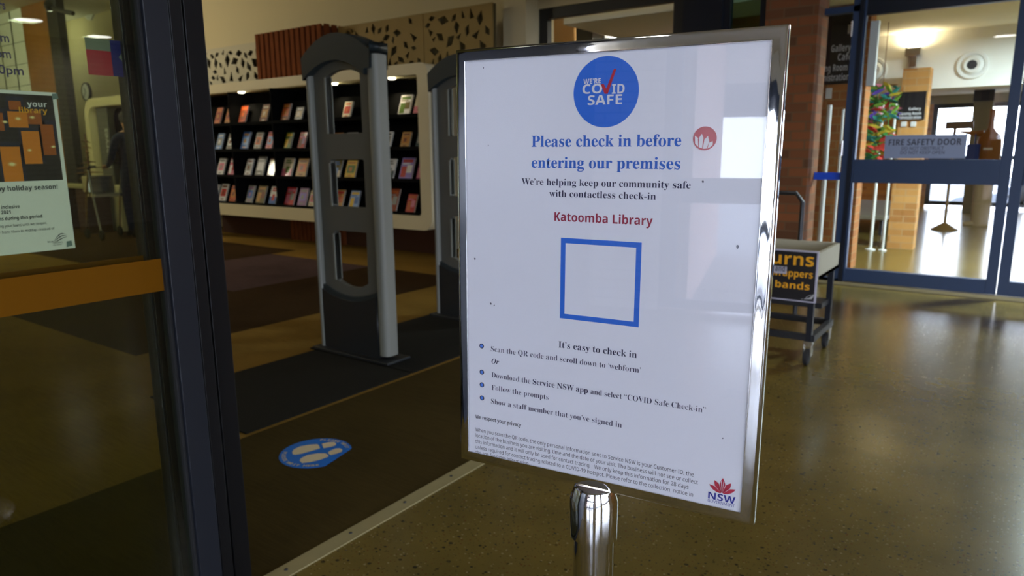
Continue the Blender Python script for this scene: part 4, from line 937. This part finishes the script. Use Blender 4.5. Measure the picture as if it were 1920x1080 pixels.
# slim poles built in place of bright streaks reflected in the glass
def pole(px, ya, yb, Y, q, label, zb=None):
    a, c = PY(Y, px[0], ya), PY(Y, px[1], yb); b = nb(); tube(b, [(c.x, Y, 0 if zb is None else zb), (c.x, Y, a.z)], q, 10); lathe(b, [(0, 0), (q*3, 0), (q*3, .012), (q, .02)], Matrix.Translation((c.x, Y, 0)), 16)
    o = fin('streak_pole', b, 'vent_white'); tag(o, label, 'pole', 'poles standing for bright streaks in the glass')
pole((1552, 1548), 197, 300, 7.2, .022, 'slim pole standing for a bright streak in the side window, left one'); pole((1578, 1574), 205, 300, 7.2, .011, 'thinner pole standing for a bright streak in the side window, nearest the door frame')
pole((1655, 1650), 197, 262, 8.9, .018, 'slim pole standing for a bright streak through the leafy garland, left one'); pole((1677, 1674), 195, 260, 8.9, .014, 'slim pole standing for a bright streak between the garland and the brick column')
# leafy garland hung from the bulkhead edge
gl = thing('paper_garland', 'colourful hanging garland of green, red and purple paper leaves', 'garland', (PY(8.6, 1650, 240).x, 8.6, PY(8.6, 1650, 300).z))
for k, c in (('leaf_green', (50, 120, 50)), ('leaf_lime', (120, 170, 60)), ('leaf_red', (200, 60, 50)), ('leaf_purple', (100, 70, 190)), ('leaf_teal', (30, 120, 110)), ('leaf_yellow', (200, 180, 50)), ('leaf_pink', (220, 130, 150))): mat(k, s2l(c), .6)
for (xa, xb, ya, yb, nm, sd) in ((1630, 1662, 162, 300, 'leaf_strand', 1), (1660, 1680, 160, 222, 'leaf_strand', 2), (1655, 1676, 225, 300, 'leaf_strand', 3)):
    rnd = random.Random(sd); b = nb(); n = int((yb-ya)*(xb-xa)/52)
    for k in range(n):
        p = PY(8.6+rnd.uniform(-.08, .08), rnd.uniform(xa, xb)-(rnd.random()*10 if ya < 200 and sd == 1 else 0), rnd.uniform(ya, yb)); s = rnd.uniform(.03, .055)
        mx = Matrix.Translation(p) @ Matrix.Rotation(rnd.uniform(-.9, .9), 4, 'Y') @ Matrix.Rotation(rnd.uniform(-.6, .6), 4, 'X')
        P = [(-1.5, 0, 0), (-.7, .02, .42), (.2, .06, .5), (1.5, 0, .1), (.5, .05, -.35), (-.7, .02, -.38)]
        f = b.faces.new([b.verts.new(mx @ Vector((x*s, y*s*3, z*s))) for x, y, z in P]); f.material_index = rnd.choice((0, 0, 1, 1, 4, 4, 2, 3, 5, 6) if p.z > 1.35 else (0, 0, 1, 4, 2, 2, 5, 0))
    tube(b, [PY(8.6, (xa+xb)/2, ya), PY(8.6, (xa+xb)/2-3, yb)], .006, 6, 0)
    fin(nm, b, ['leaf_green', 'leaf_lime', 'leaf_red', 'leaf_purple', 'leaf_teal', 'leaf_yellow', 'leaf_pink'], gl, smooth=0)
b = nb(); p = PY(8.6, 1656, 160); tube(b, [p+Vector((-.12, 0, 0)), p+Vector((.14, 0, 0))], .008, 6); tube(b, [p, Vector((p.x, p.y, tz))], .004, 5); fin('hanger', b, 'stick', gl)
# woven bench and orange chair
N_, F_ = PZ(.26, 1655, 405), PZ(.26, 1700, 366)
lb = thing('woven_bench', 'low woven grey bench on the polished floor beyond the fire door', 'bench', (N_.x-.4, (N_.y+F_.y)/2, 0))
x0, x1, y0, y1 = N_.x-.9, N_.x+.05, N_.y, min(F_.y, N_.y+3.2)
b = nb(); box(b, x0, x1, y0, y1, .20, .26); fin('seat', b, 'wicker', lb, smooth=0, bevel=.01)
for x in (x0+.05, x1-.09):
    for y in (y0+.05, y1-.1): bx('leg', (x, x+.04, y, y+.04, 0, .20), 'frame_black', lb)
# stanchion sign
v0 = PZ(0, 1770, 431); YS = v0.y
ss = thing('barrier_stand', 'slim brown stand with a small sign board beyond the fire door', 'sign stand', (v0.x, v0.y, 0))
b = nb(); lathe(b, [(0, 0), (.17, 0), (.17, .015), (.12, .04), (.03, .10), (0, .1)], Matrix.Translation(v0), 28); fin('base', b, 'stand_brown', ss)
p = PY(YS, 1790, 243); b = nb(); tube(b, [(v0.x, YS, .08), (v0.x, YS, p.z+.02)], .02, 10); fin('pole', b, 'stand_brown', ss)
s0, s1 = PY(YS, 1773, 235), PY(YS, 1826, 235); bx('board', (s0.x, s1.x, YS-.015, YS+.015, PY(YS, 1800, 241.5).z, PY(YS, 1800, 227.5).z), 'stand_brown', ss)
# brown bell-shaped display figure
v0 = PZ(0, 1850, 424); YF = v0.y
def FP(x, y): p = PY(YF, x, y); return p
bf = thing('display_figure', 'large brown bell-shaped figure with narrow neck beyond the fire door', 'display figure', (v0.x, YF, 0))
prof = []
for y, w in ((424, 36), (410, 36), (380, 37), (345, 38), (320, 42)): prof.append((w/2, y))
b = nb()
def lat(pr, cx):
    Z = []
    for w, y in pr:
        p, q = FP(cx-w, y), FP(cx+w, y); Z.append(((q.x-p.x)/2, p.z))
    return Z
c0 = FP(1850, 300).x
lathe(b, [(0, 0)]+[(r, max(0, z)) for r, z in lat(prof, 1850)]+[(0, FP(1850, 320).z)], Matrix.Translation((c0, YF, 0)) @ Matrix.Diagonal((1, .6, 1, 1)), 28); fin('lower_body', b, 'tan_cloth', bf)
c1 = FP(1856, 260).x
lathe(b := nb(), lat([(20, 322), (24, 305), (24.5, 280), (23, 262), (18, 252), (11, 247), (6, 240), (5, 228), (5.5, 212), (6, 205)], 1856)+[(0, FP(1856, 205).z)], Matrix.Translation((c1, YF, 0)) @ Matrix.Diagonal((1, .6, 1, 1)), 28); fin('upper_body', b, 'brown_figure', bf)
b = nb(); tube(b, [FP(1845, 250), FP(1825, 250), FP(1800, 247)], [.05, .035, .012], 10); fin('arm', b, 'brown_figure', bf)
b = nb(); p, q = FP(1845, 281), FP(1862, 277); box(b, p.x, q.x, YF-.20, YF-.185, p.z, q.z); fin('name_label', b, 'plastic_white', bf, smooth=0)
b = nb(); tube(b, [(c0-.02, YF, .03), (c0-.2, YF-.05, .025)], [.05, .03], 10); fin('foot', b, 'tan_cloth', bf)
b = nb(); p, q = FP(1811, 299), FP(1839, 270); box(b, p.x, q.x, YF-.12, YF+.06, p.z, q.z); box(b, p.x+.08, p.x+.10, YF-.04, YF-.02, q.z, FP(1817, 251).z); fin('blue_bag', b, 'bin_blue', bf, 'blue bag hanging from the arm', smooth=0, bevel=.012)
# far window wall
YE = 15.9
z1 = PY(YE, 1790, 194).z
struct('wall_far_head', (-4.1, 4.8, YE, YE+.2, z1, bz+.4), 'taupe')
window('window_5', -1.6, 4.6, .05, z1, YE+.1, 4, 'dark_frame', 'clear_glass', fr=.08, mids=(.95,))
struct('wall_far', (-4.1, -1.6, YE, YE+.2, 0, z1), 'brick_tan')
v = PY(YE-1, 1848, 180); struct('wall_far_post', (v.x-.16, v.x+.12, YE-1, YE-.75, 0, bz+.3), 'taupe')
o = bx('wall_monitor', (v.x-.17, v.x+.13, YE-1.05, YE-1, PY(YE-1.05, 1850, 189).z, PY(YE-1.05, 1850, 168).z), 'board_black'); tag(o, 'small black screen high on the grey post near the far windows', 'screen')
# outside
struct('floor', (-30, 40, 16.1, 60, -1.1, -.9), 'concrete'); struct('floor', (-30, 40, -60, -4.3, -.12, -.02), 'concrete'); struct('floor', (9.4, 60, -4.3, 16.1, -.3, -.1), 'concrete')

# parked car on the street beyond the far windows
mat('car_white', (.10, .12, .15), .3, coat=.4); mat('asphalt', (.06, .06, .06), .9, noise=.2, nscale=2)
cx0, cyf, cz0 = -1.7, 19.5, -.9
pk = thing('parked_car', 'pale parked car on the street outside the far windows', 'car', (cx0+2.1, cyf+.85, cz0))
body = [(.0, .30), (.05, .62), (.25, .78), (1.1, .90), (1.75, 1.30), (2.9, 1.32), (3.6, .98), (4.1, .92), (4.2, .60), (4.15, .30), (3.75, .28), (3.65, .50), (3.4, .62), (3.15, .50), (3.05, .28), (1.2, .28), (1.1, .50), (.85, .62), (.6, .50), (.5, .28)]
plate('body', [[(cx0+x, cz0+z) for x, z in body]], 1.7, frontm(cyf+1.7), 'car_white', pk)
for w in ([(1.3, .92), (1.82, 1.24), (2.3, 1.25), (2.3, .92)], [(2.38, .92), (2.38, 1.25), (2.85, 1.25), (3.35, .96)]): plate('side_window', [[(cx0+x, cz0+z) for x, z in w]], .02, frontm(cyf+.01), 'board_black', pk)
for x in (.85, 3.4):
    for y in (.12, 1.58):
        b = nb(); lathe(b, [(0, -.1), (.2, -.1), (.31, -.09), (.31, .09), (.2, .1), (0, .1)], Matrix.Translation((cx0+x, cyf+y, cz0+.31)) @ Matrix.Rotation(radians(90), 4, 'X'), 24); fin('wheel', b, 'black_rubber', pk)

# ================================================================== RETURNS TROLLEY
YT = 3.88
def Q(x, y, Y=YT): p = PY(Y, x, y); return p.x, p.z
xR = Q(1534, 520)[0]; xL = xR-.50; zt, zb = Q(1536, 471)[1], Q(1533, 568)[1]
ty = thing('returns_trolley', 'wheeled returns trolley with black sign board beside the check-in stand', 'trolley', (xR-.25, YT+.25, 0))
bx('sign_edge', (xL, xR, YT-.022, YT-.012, zb, zt), 'board_edge', ty); bx('sign_board', (xL+.008, xR-.008, YT-.026, YT-.022, zb+.008, zt-.008), 'board_black', ty)
tm = frontm(YT-.0265)
text('lettering', 'Returns', 'bold', xR-.40, Q(1528, 499)[0], Q(1528, 499)[1], .092, tm, 'text_amber', ty, 0)
text('lettering', 'wrappers', 'bold', Q(1448, 520)[0], Q(1526, 521)[0], Q(1526, 521)[1], .052, tm, 'text_amber', ty, 0)
e = Q(1520, 543); text('lettering', 'rubber bands', 'bold', e[0]-.40, e[0], e[1], .052, tm, 'text_amber', ty, 0)
a, c = Q(1453, 510), Q(1478, 499); bx('word_patch', (a[0], c[0], YT-.029, YT-.026, a[1], c[1]), 'board_edge', ty)
text('lettering', 'and', 'bold', a[0]+.008, c[0]-.008, a[1]+.011, .045, frontm(YT-.0295), 'notice_text', ty)
b = nb(); ex, ez = Q(1517, 557)
for k in range(3): poly(b, [(ex-.04+.01*k, ez-.012), (ex+.02-.012*k, ez-.004+.006*k), (ex+.036, ez+.03-.004*k), (ex+.004*k, ez+.008*k)], tm, .0002*(k+1), k % 2)
fin('bird_emblem', b, ['grey_print', 'board_black'], ty, smooth=0)
# tub (open)
b = nb(); 
box(b, xL, xR, YT-.012, YT+.006, zb+.12, zt-.01); box(b, xL, xR, YT+.48, YT+.50, zb+.12, zt-.01); box(b, xL, xL+.018, YT, YT+.5, zb+.12, zt-.01); box(b, xR-.018, xR, YT, YT+.5, zb+.12, zt-.01); box(b, xL, xR, YT, YT+.5, zb+.12, zb+.14)
fin('tub', b, 'tub_grey', ty, smooth=0)
for x in (xL+.03, xR-.03):
    for y in (YT+.03, YT+.46): bx('leg', (x-.015, x+.015, y-.015, y+.015, .135, zb+.13), 'grey_aluminium', ty)
b = nb()
for y in (YT+.02, YT+.45): box(b, xL, xR, y, y+.03, .13, .165)
for x in (xL, xR-.03): box(b, x, x+.03, YT+.05, YT+.45, .13, .165)
fin('base_frame', b, 'frame_black', ty, smooth=0)
bx('lower_shelf', (xL+.03, xR-.03, YT+.28, YT+.45, .26, .29), 'frame_black', ty)
zh = Q(1490, 362, YT+.5)[1]; xh = Q(1502, 420, YT+.5)[0]
b = nb(); tube(b, [(xL+.02, YT+.5, .14), (xL+.02, YT+.5, zh-.05), (xL+.05, YT+.5, zh), (xh-.04, YT+.5, zh), (xh, YT+.5, zh-.05), (xh, YT+.5, .14)], .013, 10); fin('push_handle', b, 'frame_black', ty)
for x in (xL+.03, xR-.03):
    for y in (YT+.03, YT+.46):
        b = nb(); box(b, x-.022, x+.022, y-.02, y+.02, .105, .13); box(b, x-.022, x-.018, y-.035, y+.01, .05, .11); box(b, x+.018, x+.022, y-.035, y+.01, .05, .11); cf = fin('caster', b, 'brushed_steel', ty, smooth=0)
        b = nb(); lathe(b, [(0, -.014), (.035, -.014), (.045, -.009), (.045, .009), (.035, .014), (0, .014)], Matrix.Translation((x, y-.02, .0455)) @ Matrix.Rotation(radians(90), 4, 'Y'), 24); fin('wheel', b, 'black_rubber', cf)

# ================================================================== FOYER BEHIND THE VIEWER (seen in chrome, acrylic and glass)
def edoor(name, x0, x1):
    r = thing(name, None, None, ((x0+x1)/2, -4.28, 0)); r['kind'] = 'structure'; Y = -4.28
    for a in (x0, x1-.13): bx('stile', (a, a+.13, Y-.03, Y+.03, .02, 2.4), 'navy_aluminium', r)
    bx('top_rail', (x0+.13, x1-.13, Y-.03, Y+.03, 2.25, 2.4), 'navy_aluminium', r); bx('middle_rail', (x0+.13, x1-.13, Y-.03, Y+.03, .84, 1.03), 'navy_aluminium', r); bx('bottom_rail', (x0+.13, x1-.13, Y-.03, Y+.03, .02, .09), 'navy_aluminium', r)
    bx('glass_pane', (x0+.13, x1-.13, Y-.004, Y+.004, .09, .84), 'clear_glass', r); bx('glass_pane', (x0+.13, x1-.13, Y-.004, Y+.004, 1.03, 2.25), 'clear_glass', r)
    return r
edoor('door_5', -.93, .55); edoor('door_6', .56, 2.04); struct('trim_7', (-.93, 2.06, -4.34, -4.22, 2.4, 2.6), 'navy_aluminium')
struct('wall_entrance', (2.06, 3.3, -4.4, -4.2, 0, 2.6), 'brick_pale')  # pier inserted to narrow the bright window reflection on the post
window('window_6', 3.3, 7.6, 0, 2.88, -4.28, 3, 'navy_aluminium', 'clear_glass', fr=.08, mids=(.94,))
struct('wall_porch', (-.95, -.72, -8.2, -4.4, -.02, 2.7), 'brick_pink'); struct('ceiling', (-1, .9, -8.4, -4.4, 2.7, 2.8), 'ceiling_white')
struct('trim_8', (-.95, .9, -8.4, -8.2, 1.72, 2.12), 'navy_dark'); struct('wall_porch_head', (-.95, .9, -8.4, -8.2, 2.12, 2.7), 'wall_white')
# door lettering reads from outside
L = []
for t, z, s in (('KATOOMBA', 1.56, .07), ('LIBRARY', 1.46, .07)):
    me = raw_text(t, 'plain'); xs_ = [v.co.x for v in me.vertices]; k = (.42 if t[0] == 'K' else .30)/max(xs_)
    me.transform(Matrix(((-1, 0, 0, .02), (0, 0, -1, -4.286), (0, 1, 0, z), (0, 0, 0, 1))) @ Matrix.Diagonal((k, s, 1, 1))); L.append(me)
o = link('entrance_lettering', join_meshes('entrance_lettering', L), 'ink_black'); tag(o, 'black library name lettering on the entrance door glass, reflected in the poster', 'lettering')
t = thing('entrance_grate', 'slotted metal entrance grate outside the glass entrance door', 'grate', (.5, -4.9, 0)); b = nb()
for k in range(40): box(b, -.7+k*.065, -.665+k*.065, -5.3, -4.45, -.02, .0)
for y in (-5.33, -4.45): box(b, -.72, 1.93, y, y+.03, -.02, .002)
fin('bars', b, 'concrete', t, smooth=0)
b = nb(); box(b, -.72, 1.93, -5.3, -4.45, -.0195, -.015); fin('tray', b, 'dark_frame', t, smooth=0)
# ceiling lights
def downlight(x, y, z, q, m, label, cat, group):
    c = thing('ceiling_downlight', label, 'light', (x, y, z-.02), group)
    b = nb(); lathe(b, [(q*.86, z-.004), (q*.9, z-.014), (q, z-.008), (q, z)], Matrix.Translation((x, y, 0)), 28); fin('ring', b, 'plastic_white', c)
    b = nb(); lathe(b, [(0, z-.006), (q*.88, z-.006)], Matrix.Translation((x, y, 0)), 28); fin('lens', b, m, c)
for k, (x, y) in enumerate(((-.54, -1.2), (8.6, 5.4), (7.9, 4.2), (3.4, -1.2), (3.4, 3.4), (-.6, 3.4))):
    downlight(x, y, FC, .19, 'lamp_cool', 'round ceiling light in the foyer', 'light', 'foyer ceiling lights')
    lamp('foyer_lamp', x, y, FC-.03, 5, (1, .93, .8), .3)
def bulb(name, x, y, z, power, col, q=.19):
    l = bpy.data.lights.new(name, 'POINT'); l.energy = power; l.color = col; l.shadow_soft_size = q
    o = bpy.data.objects.new(name, l); o.location = (x, y, z); COL.objects.link(o)
for x, y, p in ((-7.6, 1.2, 20), (-10.6, 3.4, 56), (-13.2, 2.4, 150), (-10.5, -1, 22)):  # lamps added out of view and placed to brighten the library walls
    downlight(x, y, CH, .19, 'lamp_warm', 'round warm ceiling light added out of view to light the library', 'light', 'library ceiling lights')
    bulb('library_fill', x, y, CH-.24, p, (1, .94, .72))
bulb('wall_fill', -14.6, 5.75, 3.3, 9, (1, .96, .80))  # hidden lamp added behind the panelled wall to brighten the cream wall
bulb('office_fill', -3.62, 9.0, 2.5, 420, (1, .95, .78), .12)  # unseen lamp added beside the window view to brighten the office
lamp('gallery_fill', .9, 8.0, tz-.05, 330, (.78, .95, 1), .5, 3.1)  # unseen lamp without fitting, added to brighten the white gallery wall
